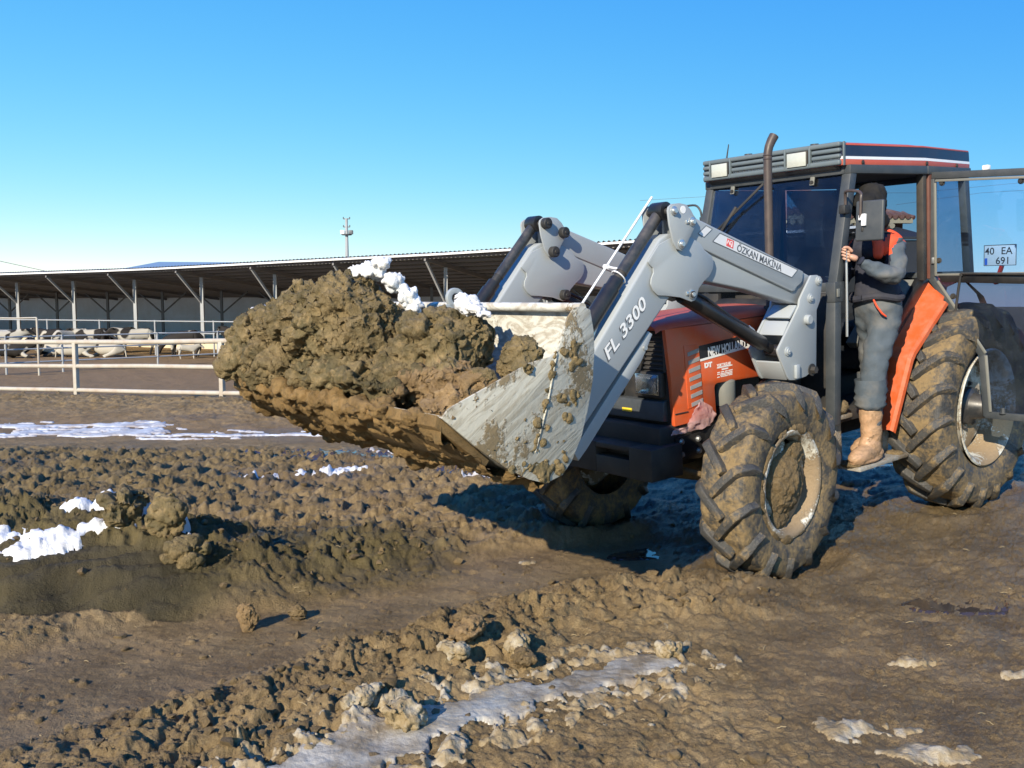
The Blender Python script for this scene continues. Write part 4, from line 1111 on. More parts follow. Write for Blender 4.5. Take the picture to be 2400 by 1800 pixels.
mb = MB(); mb.prism([(4.70, 1.165), (4.72, 1.143), (4.965, 1.352), (4.950, 1.40), (4.935, 1.385)], -BW + .013, BW - .013); P(mb, "cutting_edge", 'mud_under', bucket, .003)
hk = []
for y0 in (.10,):
    V = []; F = []; n = 20
    ring = [(4.15 + .055 * math.cos(t), y0, 1.82 + .055 * math.sin(t)) for t in np.linspace(0, 2 * math.pi, n, endpoint=False)]
    mb = MB()
    mb.add([(p[0], y0 - .012, p[2]) for p in ring] + [(p[0], y0 + .012, p[2]) for p in ring] + [(4.15 + .026 * math.cos(t), y, 1.82 + .026 * math.sin(t)) for y in (y0 - .012, y0 + .012) for t in np.linspace(0, 2 * math.pi, n, endpoint=False)],
           [(i, (i + 1) % n, n + (i + 1) % n, n + i) for i in range(n)] + [(2 * n + i, 3 * n + i, 3 * n + (i + 1) % n, 2 * n + (i + 1) % n) for i in range(n)]
           + [(i, 2 * n + i, 2 * n + (i + 1) % n, (i + 1) % n) for i in range(n)] + [(n + i, n + (i + 1) % n, 3 * n + (i + 1) % n, 3 * n + i) for i in range(n)])
    mb.span((4.11, y0 - .012, 1.765), (4.26, y0 + .012, 1.79)); P(mb, "lifting_eye", 'silver', bucket, .002)
# mud caked on the underside of the floor
fl = [(4.40, 1.002), (4.50, 1.038), (4.62, 1.110), (4.76, 1.216), (4.94, 1.345)]
fp = resample(fl, 24); nu = 320; V = []
for yv in np.linspace(-BW + .01, BW - .01, nu): V += [(x, yv, z) for x, z in fp]
V = np.array(V); n_ = len(fp)
dn = np.clip(fbm3(V * 5, 4, 301) + .26, 0, 1) * .10 + np.clip(fbm3(V * 17, 3, 305) + .15, 0, 1) * .035 - .02 * np.abs(fbm3(V * 11, 3, 309))
ed = np.minimum(np.tile(np.linspace(0, 1, n_), nu), 1 - np.tile(np.linspace(0, 1, n_), nu)); dn = dn * sstep(0, .06, ed)
V2 = V + np.array([.55, 0, -.83])[None] * (dn - .006)[:, None]
F = [(i * n_ + j, i * n_ + j + 1, (i + 1) * n_ + j + 1, (i + 1) * n_ + j) for i in range(nu - 1) for j in range(n_ - 1)]
np_mesh("mud_layer", V2, np.array(F), M['mud_under'], bucket, True, None)

_rr = random.Random(77); _e = []
for i in range(70):
    yy = -1.04 + 2.04 * i / 69 + _rr.uniform(-.02, .02); q = _rr.random()
    if q < .12: continue
    dx = _rr.uniform(-.10, .03); _e.append(((4.945 + dx, yy, 1.375 + dx * .8 + _rr.uniform(-.03, .02)), (.030 + .045 * q, .03 + .05 * q, .022 + .035 * q)))
for i in range(40):
    t_ = _rr.random(); q = _rr.random(); _e.append(((4.45 + .45 * t_, _rr.uniform(-1.0, 1.0), .985 + .36 * t_ + .0), (.03 + .05 * q, .04 + .07 * q, .02 + .03 * q)))
_m = blob_mesh(_e, .010, .012, 9, 911, .006, 30, .030); finish(_m, True, None); link("mud_cake", _m, M['mud_under'], bucket)["kind"] = "stuff"

_rr = random.Random(31); _e = []
def _cake(x, z, n, sx, sz, r0, r1):
    for i in range(n):
        q = _rr.random(); _e.append(((x + _rr.gauss(0, sx), BW + .002, z + _rr.gauss(0, sz)), (r0 + (r1 - r0) * q,   .006 + .010 * q, (r0 + (r1 - r0) * q) * _rr.uniform(.5, 1.2)), (0, _rr.uniform(-1, 1), 0)))
for i in range(16):
    t_ = i / 15; _cake(4.305 + .155 * t_, 1.585 - .43 * t_, 1, .008, .008, .010, .028)
_cake(4.42, 1.07, 12, .05, .025, .012, .04); _cake(4.52, 1.10, 7, .05, .03, .010, .030); _cake(4.20, 1.55, 9, .025, .06, .010, .035)
_cake(4.24, 1.36, 6, .03, .05, .012, .04); _cake(4.33, 1.12, 7, .03, .03, .010, .035); _cake(4.55, 1.30, 10, .09, .08, .008, .022)
_m = blob_mesh(_e, .007, .008, 12, 921, .003, 40, .012); finish(_m, True, None); link("mud_cake", _m, M['mud_load'], bucket)["kind"] = "stuff"

# ---- cab
for s in (1, -1):
    mb = MB(); mb.beam((1.165, s * .592, 2.50), (1.385, s * .608, 1.70), .07, .075, (1, 0, .2)); ap = P(mb, "front_pillar", 'cab_grey', bevel=.008)
    mb = MB(); mb.beam((1.40, s * .608, 1.615), (1.425, s * .612, .76), .075, .075, (1, 0, 0)); P(mb, "lower_post", 'cab_grey', ap, .008)
    mb = MB(); mb.span((1.33, s * .575, 1.60), (1.445, s * .650, 1.735)); P(mb, "pillar_joint", 'cab_grey', ap, .006)
    mb = MB(); mb.span((1.40, s * .6505, 1.635), (1.43, s * .658, 1.69)); P(mb, "bracket", 'trim_grey', ap, .002)
    mb = MB(); mb.beam((.30, s * .628, 2.50), (.285, s * .628, 1.68), .055, .05, (1, 0, 0)); P(mb, "door_post", 'black_matt', bevel=.006)
    mb = MB(); mb.beam((.225, s * .642, 2.49), (.200, s * .642, 1.69), .035, .05, (1, 0, 0)); P(mb, "door_post_strip", 'rust_red', bevel=.004)
    mb = MB(); mb.beam((-.50, s * .54, 2.51), (-.58, s * .56, 1.62), .06, .07, (1, 0, 0)); P(mb, "rear_pillar", 'cab_grey', bevel=.006)
    mb = MB(); mb.beam((1.22, s * .60, 2.485), (.28, s * .64, 2.485), .06, .06); mb.beam((.28, s * .64, 2.485), (-.55, s * .55, 2.49), .06, .06); P(mb, "roof_rail", 'cab_grey', bevel=.006)
    # sloped sill over the rear wheel
    mb = MB(); mb.prism([(.18, 1.72), (.31, 1.70), (.80, 1.245), (.80, 1.14), (.86, .62), (.80, .60), (.70, 1.12), (.17, 1.63)], s * .585, s * .622); P(mb, "cab_sill", 'black_paint', bevel=.006)
    mb = MB(); mb.prism([(.30, 1.69), (.22, 1.66), (.72, 1.20), (.78, 1.25)], s * .30, s * .585); P(mb, "cab_trim", 'trim_grey', bevel=.008)
mb = MB(); mb.beam((1.185, -.58, 2.485), (1.185, .58, 2.485), .08, .06); P(mb, "windscreen_header", 'cab_grey', bevel=.006)
mb = MB(); mb.beam((1.38, -.60, 1.70), (1.38, .60, 1.70), .05, .06); P(mb, "windscreen_sill", 'cab_grey', bevel=.006)
def quad(name, pts, mat, parent=None, th=.005):
    mb = MB(); n = (Vector(pts[1]) - Vector(pts[0])).cross(Vector(pts[2]) - Vector(pts[0])).normalized() * th
    mb.add([tuple(p) for p in pts] + [tuple(Vector(p) + n) for p in pts], [(0, 1, 2, 3), (7, 6, 5, 4), (0, 4, 5, 1), (1, 5, 6, 2), (2, 6, 7, 3), (3, 7, 4, 0)])
    return P(mb, name, mat, parent, 0)
quad("windscreen", [(1.195, .565, 2.46), (1.195, -.565, 2.46), (1.380, -.575, 1.73), (1.380, .575, 1.73)], 'glass_cab')
for yy in (-.36, .335):
    mb = MB(); mb.box((1.225, yy, 2.435), (.012, .035, .07), Euler((0, -.25, 0)).to_matrix()); h_ = P(mb, "glass_hinge", 'trim_grey', bevel=.004)
    bolt("hinge_bolt", (1.232, yy, 2.42), 'x', .010, .012, 'black_matt', h_, False)
quad("rear_window", [(-.52, -.51, 2.46), (-.52, .51, 2.46), (-.585, .53, 1.70), (-.585, -.53, 1.70)], 'glass_cab')
for a, b in (((-.515, -.53, 2.47), (-.515, .53, 2.47)), ((-.59, -.54, 1.68), (-.59, .54, 1.68))):
    mb = MB(); mb.beam(a, b, .05, .05); P(mb, "rear_window_frame", 'cab_grey', bevel=.005)
quad("rear_side_window", [(.17, -.628, 2.45), (-.48, -.55, 2.45), (-.545, -.56, 1.70), (.17, -.63, 1.70)], 'glass_cab')
# far door (closed)
fd = quad("far_door", [(1.17, -.612, 2.45), (.26, -.640, 2.45), (.24, -.640, 1.74), (1.34, -.622, 1.74)], 'glass_cab')
mb = MB(); mb.beam((1.36, -.62, 1.70), (.26, -.64, 1.70), .04, .06); mb.beam((.26, -.645, 2.45), (.24, -.645, 1.70), .04, .05); mb.beam((1.39, -.62, .80), (.86, -.63, .80), .04, .05); mb.beam((.86, -.63, .80), (.72, -.63, 1.2), .04, .05); mb.beam((.72, -.63, 1.2), (.26, -.64, 1.68), .04, .05)
P(mb, "door_frame", 'cab_grey', fd, .005)
quad("lower_glass", [(1.36, -.618, 1.68), (.30, -.638, 1.68), (.76, -.63, 1.2), (1.38, -.618, .86)], 'glass_cab', fd)
# cab body below the windows
for s in (1, -1):
    mb = MB(); mb.prism([(1.385, 1.66), (1.385, .86), (1.425, .86), (1.425, 1.66)], s * .362, s * .572); P(mb, "cab_front_panel", 'black_matt', bevel=.004)
mb = MB(); mb.span((.1, -.57, .74), (1.40, .57, .82)); P(mb, "cab_floor", 'black_matt', bevel=.01)
mb = MB(); mb.prism([(-.62, 1.66), (-.62, 1.1), (-.2, 1.0), (.45, 1.0), (.45, 1.14), (.12, 1.5), (-.3, 1.55)], -.30, .30); P(mb, "cab_rear_wall", 'black_matt', bevel=.01)
# dashboard, wheel, seat
mb = MB(); mb.prism([(1.36, 1.70), (1.38, .9), (1.20, .9), (1.10, 1.45), (1.12, 1.66)], -.26, .26); P(mb, "dashboard", 'black_matt', bevel=.02)
mb = MB()
c = Vector((1.0, 0, 1.66)); ax = Vector((-.55, 0, .83)).normalized(); u1 = Vector((0, 1, 0)); u2 = ax.cross(u1)
mb.tube([c + (u1 * math.cos(t) + u2 * math.sin(t)) * .19 for t in np.linspace(0, 2 * math.pi, 33)], .015, 8, False)
for t in (0.5, 2.6, 4.7): mb.tube([c - ax * .03, c + (u1 * math.cos(t) + u2 * math.sin(t)) * .185], .011, 8)
mb.tube([c - ax * .03, c - ax * .32], .025, 10); P(mb, "steering_wheel", 'black_matt', bevel=0)
mb = MB(); mb.box((.34, 0, 1.32), (.46, .46, .12)); mb.box((.10, 0, 1.62), (.12, .44, .56), Euler((0, -.16, 0)).to_matrix()); P(mb, "driver_seat", 'seat', bevel=.04, seg=4)
# ---- roof
def outline(f=1.0, dx=0.0):
    o = [(1.27, .60), (.306, .66), (-.58, .555), (-.62, .46)]
    o = [(x + dx, y * f) for x, y in o]
    return o + [(x, -y) for x, y in o[::-1]]
def ringprism(mb, z0, f0, z1, f1):
    A, B = outline(f0), outline(f1); n = len(A)
    mb.add([(x, y, z0) for x, y in A] + [(x, y, z1) for x, y in B], [tuple(range(n - 1, -1, -1)), tuple(range(n, 2 * n))] + [(i, (i + 1) % n, n + (i + 1) % n, n + i) for i in range(n)])
    return mb
roof = P(ringprism(MB(), 2.512, 1.0, 2.552, 1.0), "cab_roof", 'roof_red', bevel=.004)
P(ringprism(MB(), 2.5525, .998, 2.572, .996), "white_stripe", 'white_paint', roof, 0)
P(ringprism(MB(), 2.5725, .994, 2.645, .985), "navy_band", 'navy', roof, 0)
P(ringprism(MB(), 2.6455, .99, 2.660, .98), "roof_edge", 'roof_red', roof, .006)
mb = MB(); A = outline(.93, -.02); B = outline(.75, -.05); n = len(A)
A = [(x * .97, y) for x, y in A]; B = [(x * .8 + .05, y) for x, y in B]
mb.add([(x, y, 2.658) for x, y in A] + [(x, y, 2.688) for x, y in B], [tuple(range(n, 2 * n))] + [(i, (i + 1) % n, n + (i + 1) % n, n + i) for i in range(n)])
P(mb, "roof_panel", 'roof_red', roof, .008)
mb = MB(); mb.prism([(-.58, 2.511), (1.24, 2.511), (1.24, 2.49), (-.58, 2.49)], -.55, .55); P(mb, "headliner", 'black_matt', roof, 0)
for x in (1.05, .28, -.3):
    yv = np.interp(x, [-.58, .306, 1.27], [.555, .66, .60]); bolt("roof_screw", (x, yv + .001, 2.532), 'y', .010, .010, 'black_matt', roof, False)
for (x, y) in ((.95, -.42), (.95, .17)):
    mb = MB(); mb.lathe([(0, .016), (.028, .014), (.03, .030), (.042, .030), (.044, 0)], (x, y, 2.672), 'z', 16); P(mb, "roof_plug", 'cab_grey', roof, 0)
# front visor with louvres and two work lamps
LAMPS = ((-.505, -.336), (.172, .350))
mb = MB(); mb.prism([(1.20, 2.512), (1.262, 2.512), (1.262, 2.668), (1.20, 2.668)], -.585, .592); vz = P(mb, "roof_visor", 'visor_grey', bevel=.01)
bars = [(2.652, .034), (2.613, .030), (2.574, .030), (2.532, .036)]
for zz, hh in bars:
    segs = [(-.588, .594)] if zz > 2.65 or zz < 2.54 else [(-.588, -.525), (-.318, .155), (.372, .594)]
    for (a, b) in segs:
        mb = MB(); mb.span((1.250, a, zz - hh / 2), (1.298, b, zz + hh / 2)); P(mb, "visor_rib", 'visor_grey', vz, .013, seg=4)
for a, b in LAMPS:
    for yy in (a - .011, b + .011):
        mb = MB(); mb.span((1.256, yy - .008, 2.517), (1.302, yy + .008, 2.667)); P(mb, "lamp_surround", 'visor_grey', vz, .006)
    mb = MB(); mb.box((1.270, (a + b) / 2, 2.583), (.06, b - a - .008, .112)); lm = P(mb, "work_lamp", 'black_matt', vz, .008)
    mb = MB(); mb.box((1.303, (a + b) / 2, 2.583), (.010, b - a - .024, .096)); P(mb, "lamp_lens", 'work_lens', vz, .004)
mb = MB(); mb.prism([(1.24, 2.51), (1.262, 2.5105), (1.262, 2.669), (1.24, 2.67)], .594, .606); P(mb, "visor_end", 'visor_grey', vz, .004)
mb = MB(); mb.prism([(1.262, 2.512), (1.27, 2.512), (1.19, 2.462), (1.15, 2.47)], -.56, .56); P(mb, "visor_lip", 'black_matt', vz, .002)
mb = MB(); mb.tube([(1.05, -.56, 2.65), (1.03, -.545, 2.80)], [.007, .004], 8); P(mb, "antenna", 'black_matt', bevel=0)
mb = MB(); mb.beam((1.262, -.05, 2.45), (1.305, -.45, 2.14), .012, .016); mb.beam((1.29, -.28, 2.30), (1.322, -.46, 2.06), .014, .02); P(mb, "wiper", 'black_matt', bevel=.002)
# exhaust
mb = MB()
path = [(1.75, .352, 1.55), (1.75, .352, 2.0), (1.75, .352, 2.40), (1.75, .352, 2.56), (1.748, .353, 2.61), (1.738, .356, 2.65), (1.718, .362, 2.69), (1.698, .368, 2.72)]
mb.tube(path, [.028] * 4 + [.028, .029, .031, .032], 22, False)
mb.tube([(p[0], p[1], p[2]) for p in path], [.0245] * 8, 22, False); ex = P(mb, "exhaust_pipe", 'exhaust', bevel=0)
mb = MB(); mb.lathe([(0, 0), (0, .05), (.02, .085), (.38, .085), (.42, .045), (.46, .042)], (1.75, .352, 1.14), 'z', 24); P(mb, "muffler", 'black_matt', ex, 0)
for zz in (2.565, 2.59): 
    mb = MB(); mb.lathe([(0, .028), (.004, .0315), (.008, .028)], (1.75, .352, zz), 'z', 22); P(mb, "pipe_bead", 'exhaust', ex, 0)
# near mirror
mir = MB(); R_ = Euler((0, math.radians(-4), math.radians(4))).to_matrix()
mir.box((1.352, .850, 2.128), (.026, .192, .262), R_); mo = P(mir, "wing_mirror", 'cab_grey', bevel=.012, seg=4)
mb = MB(); mb.box((1.336, .850, 2.128), (.006, .172, .242), R_); P(mb, "mirror_glass", 'reflector', mo, .002)
mb = MB(); mb.tube(resample([(1.30, .64, 2.21), (1.31, .645, 2.30), (1.33, .665, 2.332), (1.36, .76, 2.325), (1.375, .80, 2.305), (1.385, .805, 2.27), (1.385, .800, 2.15)], 5), .010, 10); P(mb, "mirror_arm", 'exhaust', mo, 0)
mb = MB(); mb.box((1.378, .822, 2.135), (.022, .030, .078), R_); mb.box((1.380, .800, 2.150), (.026, .022, .034), R_); P(mb, "mirror_clamp", 'white_paint', mo, .004)
mb = MB(); mb.box((1.370, .806, 2.075), (.014, .016, .03), R_); P(mb, "clamp_bolt", 'black_matt', mo, .003)
mb = MB(); mb.box((1.30, .632, 2.215), (.07, .05, .06)); P(mb, "mirror_mount", 'black_matt', mo, .008)
mb = MB(); mb.tube(resample([(1.22, -.60, 2.22), (1.24, -.65, 2.24), (1.25, -.66, 2.30), (1.25, -.71, 2.345), (1.25, -.82, 2.346)], 4), .009, 8); mb.box((1.24, -.63, 2.22), (.05, .06, .06)); mb.box((1.25, -.92, 2.2), (.02, .2, .26)); P(mb, "wing_mirror", 'cab_grey', bevel=.004)
mb = MB(); mb.tube([(1.340, .665, 1.965), (1.340, .668, 1.93), (1.338, .668, 1.72), (1.333, .665, 1.36)], .009, 10); P(mb, "grab_handle", 'zinc', bevel=0)
# rear mudguards
FP = resample([(.895, .635), (.758, 1.154), (.20, 1.655)], 1)
def mudguard(s):
    # inner and outer edge of the guard (x, y, z)
    inn = [(.850, .62, .635), (.760, .62, 1.154), (.70, .62, 1.215), (.154, .62, 1.676), (0.0, .60, 1.70), (-.3, .60, 1.70), (-.62, .60, 1.52), (-.86, .60, 1.22)]
    out = [(.895, .722, .649), (.765, .785, 1.16), (.725, .785, 1.205), (.285, .790, 1.530), (.05, .70, 1.62), (-.3, .66, 1.66), (-.62, .66, 1.50), (-.86, .66, 1.22)]
    mb = MB(); V = []; n = len(inn)
    for a, b in zip(inn, out): V += [(a[0], s * a[1], a[2]), (b[0], s * b[1], b[2])]
    V += [(p[0] - .007, p[1], p[2] - .005) for p in V]
    F = []
    for i in range(n - 1):
        F += [(2 * i, 2 * i + 1, 2 * i + 3, 2 * i + 2), (2 * n + 2 * i, 2 * n + 2 * i + 2, 2 * n + 2 * i + 3, 2 * n + 2 * i + 1), (2 * i + 1, 2 * n + 2 * i + 1, 2 * n + 2 * i + 3, 2 * i + 3), (2 * i, 2 * i + 2, 2 * n + 2 * i + 2, 2 * n + 2 * i)]
    F += [(0, 2 * n, 2 * n + 1, 1), (2 * n - 2, 2 * n - 1, 4 * n - 1, 4 * n - 2)]
    mb.add(V, F); g = P(mb, "mudguard", 'orange_dusty', bevel=.002, angle=20)
    mb = MB(); V = []
    for i, b in enumerate(out[:4]):
        V += [(b[0], s * (b[1] - .001), b[2]), (b[0] - .012, s * (b[1] + .020), b[2] - .012), (b[0] - .040, s * (b[1] + .022), b[2] - .030)]
    F = []
    for i in range(3):
        for j in (0, 1): F.append((3 * i + j, 3 * i + j + 1, 3 * i + j + 4, 3 * i + j + 3))
    mb.add(V, F); P(mb, "mudguard_lip", 'orange_dusty', g, 0, angle=20)
    return g
near_guard = mudguard(1); mudguard(-1)
# number plate on a bracket at the back of the mudguard
mb = MB(); mb.beam((-.52, .80, 1.60), (-.52, .845, 1.745), .02, .05, (1, 0, 0)); npb = P(mb, "plate_bracket", 'red_lamp')
mb = MB(); mb.box((-.50, .838, 1.826), (.004, .246, .162)); npl = P(mb, "number_plate", 'plate_white', npb, .001)
mb = MB()
for a, b in (((.717, 1.747), (.959, 1.747)), ((.717, 1.905), (.959, 1.905)), ((.717, 1.747), (.717, 1.905)), ((.959, 1.747), (.959, 1.905))): mb.beam((-.4972, a[0], a[1]), (-.4972, b[0], b[1]), .0012, .0045, (0, .3, 1))
P(mb, "plate_rim", 'ink', npb, 0)
mb = MB(); mb.span((-.4978, .722, 1.752), (-.4966, .742, 1.805)); P(mb, "country_band", 'ink_blue', npb, 0)
place_text("plate_lettering", text_mesh("40", .078, .0004, 0, .0006, .95), M['ink'], npb, (-.4974, .722, 1.833), (0, 1, 0), (0, 0, 1))
place_text("plate_lettering", text_mesh("EA", .078, .0004, 0, .0006, .95), M['ink'], npb, (-.4974, .845, 1.833), (0, 1, 0), (0, 0, 1))
place_text("plate_lettering", text_mesh("691", .078, .0004, 0, .0006, .95), M['ink'], npb, (-.4974, .805, 1.757), (0, 1, 0), (0, 0, 1))
# step
mb = MB(); R_ = Euler((0, .0, 0)).to_matrix()
mb.box((1.06, .69, .452), (.62, .19, .03)); stp = P(mb, "cab_step", 'step_metal', bevel=.006)
for x in (.77, 1.35):
    mb = MB(); mb.beam((x, .605, .45), (x * .9 + .12, .58, .80), .02, .07, (1, 0, 0)); P(mb, "step_hanger", 'step_metal', stp, .003)
mb = MB(); mb.prism([(.74, .462), (.80, .462), (.83, .60), (.78, .64), (.72, .58)], .59, .62); P(mb, "step_plate", 'step_metal', stp, .003)
mc = blob_mesh([((1.33, .69, .475), (.07, .08, .025)), ((1.15, .62, .475), (.1, .04, .02)), ((.83, .72, .472), (.05, .06, .02))], .009, .01, 12, 71, .004, 40)
finish(mc, True, None); link("step_mud", mc, M['mud_wheel'], stp)
mb = MB(); mb.box((1.33, .53, .80), (.2, .22, .03)); P(mb, "upper_step", 'step_metal', bevel=.006)
mc = blob_mesh([((1.34, .55, .845), (.11, .10, .05)), ((1.30, .58, .87), (.06, .07, .04))], .010, .014, 10, 73, .005, 40)
finish(mc, True, None); link("step_mud", mc, M['mud_wheel'], stp)

# ---- the open door, hinged on the rear post and swung back
HX, HY, DD = .195, .63, Vector((0, 1, 0))
NN = Vector((1, 0, 0))
def dp(s, z, n=0.0): p = Vector((HX, HY, 0)) + DD * s + NN * n; return (p.x, p.y, z)
def dpoly(mb, poly, n0, n1):
    k = len(poly); V = [dp(s, z, n0) for s, z in poly] + [dp(s, z, n1) for s, z in poly]
    return mb.add(V, [tuple(range(k)), tuple(range(2 * k - 1, k - 1, -1))] + [(i, k + i, k + (i + 1) % k, (i + 1) % k) for i in range(k)])
def dbar(pts, w, n0, n1, name, mat, parent, bevel=.005, close=False):
    mb = MB()
    m = len(pts)
    for i in range(m - 1):
        a, b = Vector(pts[i]), Vector(pts[i + 1]); d = (b - a).normalized(); q = Vector((-d.y, d.x)) * w / 2
        e = d * (w * .28)
        a2 = a - (e if i > 0 else e * 0); b2 = b + (e if i < m - 2 else e * 0)
        dpoly(mb, [tuple(a2 - q), tuple(b2 - q), tuple(b2 + q), tuple(a2 + q)], n0 + .0006 * i, n1 + .0006 * i)
    return P(mb, name, mat, parent, bevel)
door = dbar([(.03, 2.445), (.86, 2.395), (.86, .695), (.455, .695), (.415, 1.135), (.035, 1.69), (.03, 2.42)], .05, -.02, .022, "open_door", 'cab_grey', None)
dbar([(.062, 2.405), (.825, 2.36), (.825, 1.715), (.072, 1.715), (.062, 2.39)], .018, .018, .030, "door_seal", 'trim_grey', door, .004)
dbar([(.445, 1.145), (.085, 1.67)], .020, .018, .031, "door_seal", 'trim_grey', door, .004)
dbar([(.447, 1.13), (.485, .72)], .020, .018, .032, "door_seal", 'trim_grey', door, .004)
mb = MB(); dpoly(mb, [(.05, 1.70), (.84, 1.70), (.84, 2.38), (.05, 2.42)], .0, .005); P(mb, "upper_glass", 'glass_door', door, 0)
mb = MB(); dpoly(mb, [(.07, 1.68), (.84, 1.66), (.84, .71), (.47, .71), (.432, 1.13)], .0, .005); P(mb, "lower_glass", 'glass_dark', door, 0)
mb = MB(); dpoly(mb, [(.09, 1.712), (.85, 1.700), (.85, 1.636), (.12, 1.660)], .010, .035); P(mb, "pull_bar", 'black_paint', door, .006)
mb = MB(); mb.tube(resample([dp(.84, 1.705, .05), dp(.32, 1.722, .05), dp(.278, 1.71, .05), dp(.264, 1.675, .05), dp(.235, 1.463, .045), dp(.227, 1.377, .03)], 4), .0095, 10); P(mb, "pull_rod", 'black_matt', door, 0)
for (s_, z_) in ((.105, 2.385), (.66, 2.345), (.085, 1.82), (.195, 1.555)):
    bolt("glass_bolt", dp(s_, z_, .006), 'x', .014, .016, 'black_matt', door, False)
mb = MB(); dpoly(mb, [(.045, 1.80), (.062, 1.80), (.062, 1.845), (.045, 1.845)], .02, .045); P(mb, "door_latch", 'zinc', door, .003)
mb = MB(); mb.box(dp(.42, 2.462, .0), (.045, .045, .035)); P(mb, "door_cap", 'white_paint', door, .008)
bolt("glass_bolt", dp(.57, .715, .02), 'z', .016, .04, 'cab_grey', door)

# plastic film snagged on the bonnet corner
def film():
    pts = [(2.514, 1.063), (2.419, 1.005), (2.376, .944), (2.439, .883), (2.645, .875), (2.807, .880), (2.76, .918), (2.66, .915), (2.613, .955), (2.585, 1.02)]
    bm = bmesh.new(); vs_ = [bm.verts.new((x, .378, z)) for x, z in pts]; bm.faces.new(vs_)
    bmesh.ops.triangulate(bm, faces=bm.faces); bmesh.ops.subdivide_edges(bm, edges=bm.edges, cuts=6, use_grid_fill=True)
    bmesh.ops.triangulate(bm, faces=bm.faces)
    me = bpy.data.meshes.new("plastic_scrap"); bm.to_mesh(me); bm.free()
    V = verts_of(me); V[:, 1] += .020 * fbm3(V * 14, 3, 401, billow=True) + .012 * fbm3(V * 40, 2, 402) + .01
    V[:, 2] += .012 * fbm3(V * 16, 2, 405)
    base = np.array([2.6, .378, .88]); set_verts(me, V - base); finish(me, True, 60)
    o = link("plastic_scrap", me, M['plastic_film']); o.matrix_world = TM @ Matrix.Translation(base)
    tag(o, "torn pinkish plastic film snagged on the lower bonnet corner", "plastic film")
film()

# ================================================================== MUD LOAD
def load(name, base, ells, amp, scale, seed, mat, label, cat, voxel=.0085, fine=.010, fscale=26, extra=None, torn=.055):
    me = blob_mesh([((e[0][0] - base[0], e[0][1] - base[1], e[0][2] - base[2]),) + tuple(e[1:]) for e in ells], voxel, amp, scale, seed, fine, fscale, torn)
    finish(me, True, None)
    me.materials.append(M[mat])
    if extra:
        me.materials.append(M[extra[0]]); V = verts_of(me) + np.array(base)
        q = np.sqrt((((V - np.array(extra[1])) / np.array(extra[2])) ** 2).sum(1)) + .5 * fbm3(V * 7, 3, seed + 3)
        vi = np.empty(len(me.loops), np.int32); me.loops.foreach_get("vertex_index", vi)
        ls = np.empty(len(me.polygons), np.int32); me.polygons.foreach_get("loop_start", ls)
        me.polygons.foreach_set("material_index", (q[vi[ls]] < 1).astype(np.int32))
    o = bpy.data.objects.new(name, me); COL.objects.link(o); o.matrix_world = TM @ Matrix.Translation(base)
    tag(o, label, cat); return o
load("mud_heap", (4.6, 0, 1.2), [((4.50, -.14, 1.42), (.32, .90, .28)), ((4.70, -.02, 1.44), (.26, .78, .16), (0, -.3, .1)), ((4.82, -.62, 1.49), (.24, .40, .17), (0, -.3, 0)), ((4.62, .30, 1.50), (.20, .32, .15)), ((4.84, -.15, 1.43), (.17, .80, .085), (0, -.65, .0)), ((4.90, -.75, 1.44), (.13, .33, .10))], .045, 5.0, 510, 'mud_load',
     "broad heap of olive mud filling the raised bucket", "mud", extra=('mud_load_tan', (4.62, .66, 1.38), (.30, .30, .17)))
load("mud_clod", (4.7, -.2, 1.5), [((4.74, -.10, 1.76), (.24, .36, .24), (.05, -.2, .1)), ((4.80, -.42, 1.72), (.22, .34, .23), (.1, -.2, 0)), ((4.70, .10, 1.66), (.24, .24, .24))], .050, 4.6, 520, 'mud_load',
     "largest upright clod of mud on the left of the bucket load", "clod")
load("mud_clod", (4.85, -.9, 1.5), [((4.84, -.86, 1.64), (.20, .24, .19)), ((4.92, -.94, 1.50), (.17, .17, .14)), ((4.84, -.76, 1.74), (.12, .15, .08))], .035, 5.5, 530, 'mud_load',
     "lower clod at the far left end of the bucket load", "clod")
load("mud_clod", (4.45, .65, 1.4), [((4.52, .50, 1.60), (.24, .27, .21), (-.1, -.2, 0)), ((4.60, .55, 1.46), (.22, .27, .15)), ((4.46, .62, 1.66), (.16, .15, .12)), ((4.68, .97, 1.475), (.09, .12, .07)), ((4.77, .97, 1.44), (.09, .13, .07)), ((4.86, .96, 1.395), (.09, .13, .06)), ((4.68, .78, 1.48), (.14, .18, .12))], .035, 5.0, 540, 'mud_load',
     "rounded mud clod with a tan patch on the right of the bucket", "clod", extra=('mud_load_tan', (4.70, .82, 1.42), (.36, .36, .13)))
load("mud_clod", (4.42, 1.05, 1.5), [((4.42, 1.00, 1.58), (.085, .10, .095)), ((4.44, .92, 1.52), (.06, .08, .07)), ((4.47, 1.07, 1.54), (.05, .06, .04))], .022, 10, 550, 'mud_load',
     "small dark lump stuck on the near side plate of the bucket", "clod", voxel=.007, fine=.006, fscale=40, torn=.02)
def snow_on(ells, seed, label, base):
    ells = [(e[0], tuple(v * .86 for v in e[1])) + tuple(e[2:]) for e in ells]
    return load("snow_clump", base, ells, .028, 9, seed, 'snow', label, "snow", voxel=.008, fine=.006, fscale=36, torn=.012)
snow_on([((4.60, -.10, 1.995), (.10, .10, .045), (0, .2, 0)), ((4.58, .02, 1.975), (.08, .07, .04)), ((4.56, .06, 2.025), (.05, .06, .04)), ((4.52, .11, 1.93), (.07, .06, .06)), ((4.48, .17, 1.85), (.07, .05, .07)), ((4.46, .19, 1.80), (.05, .05, .05))], 601, "white snow running down the right shoulder of the largest clod", (4.6, 0, 1.9))
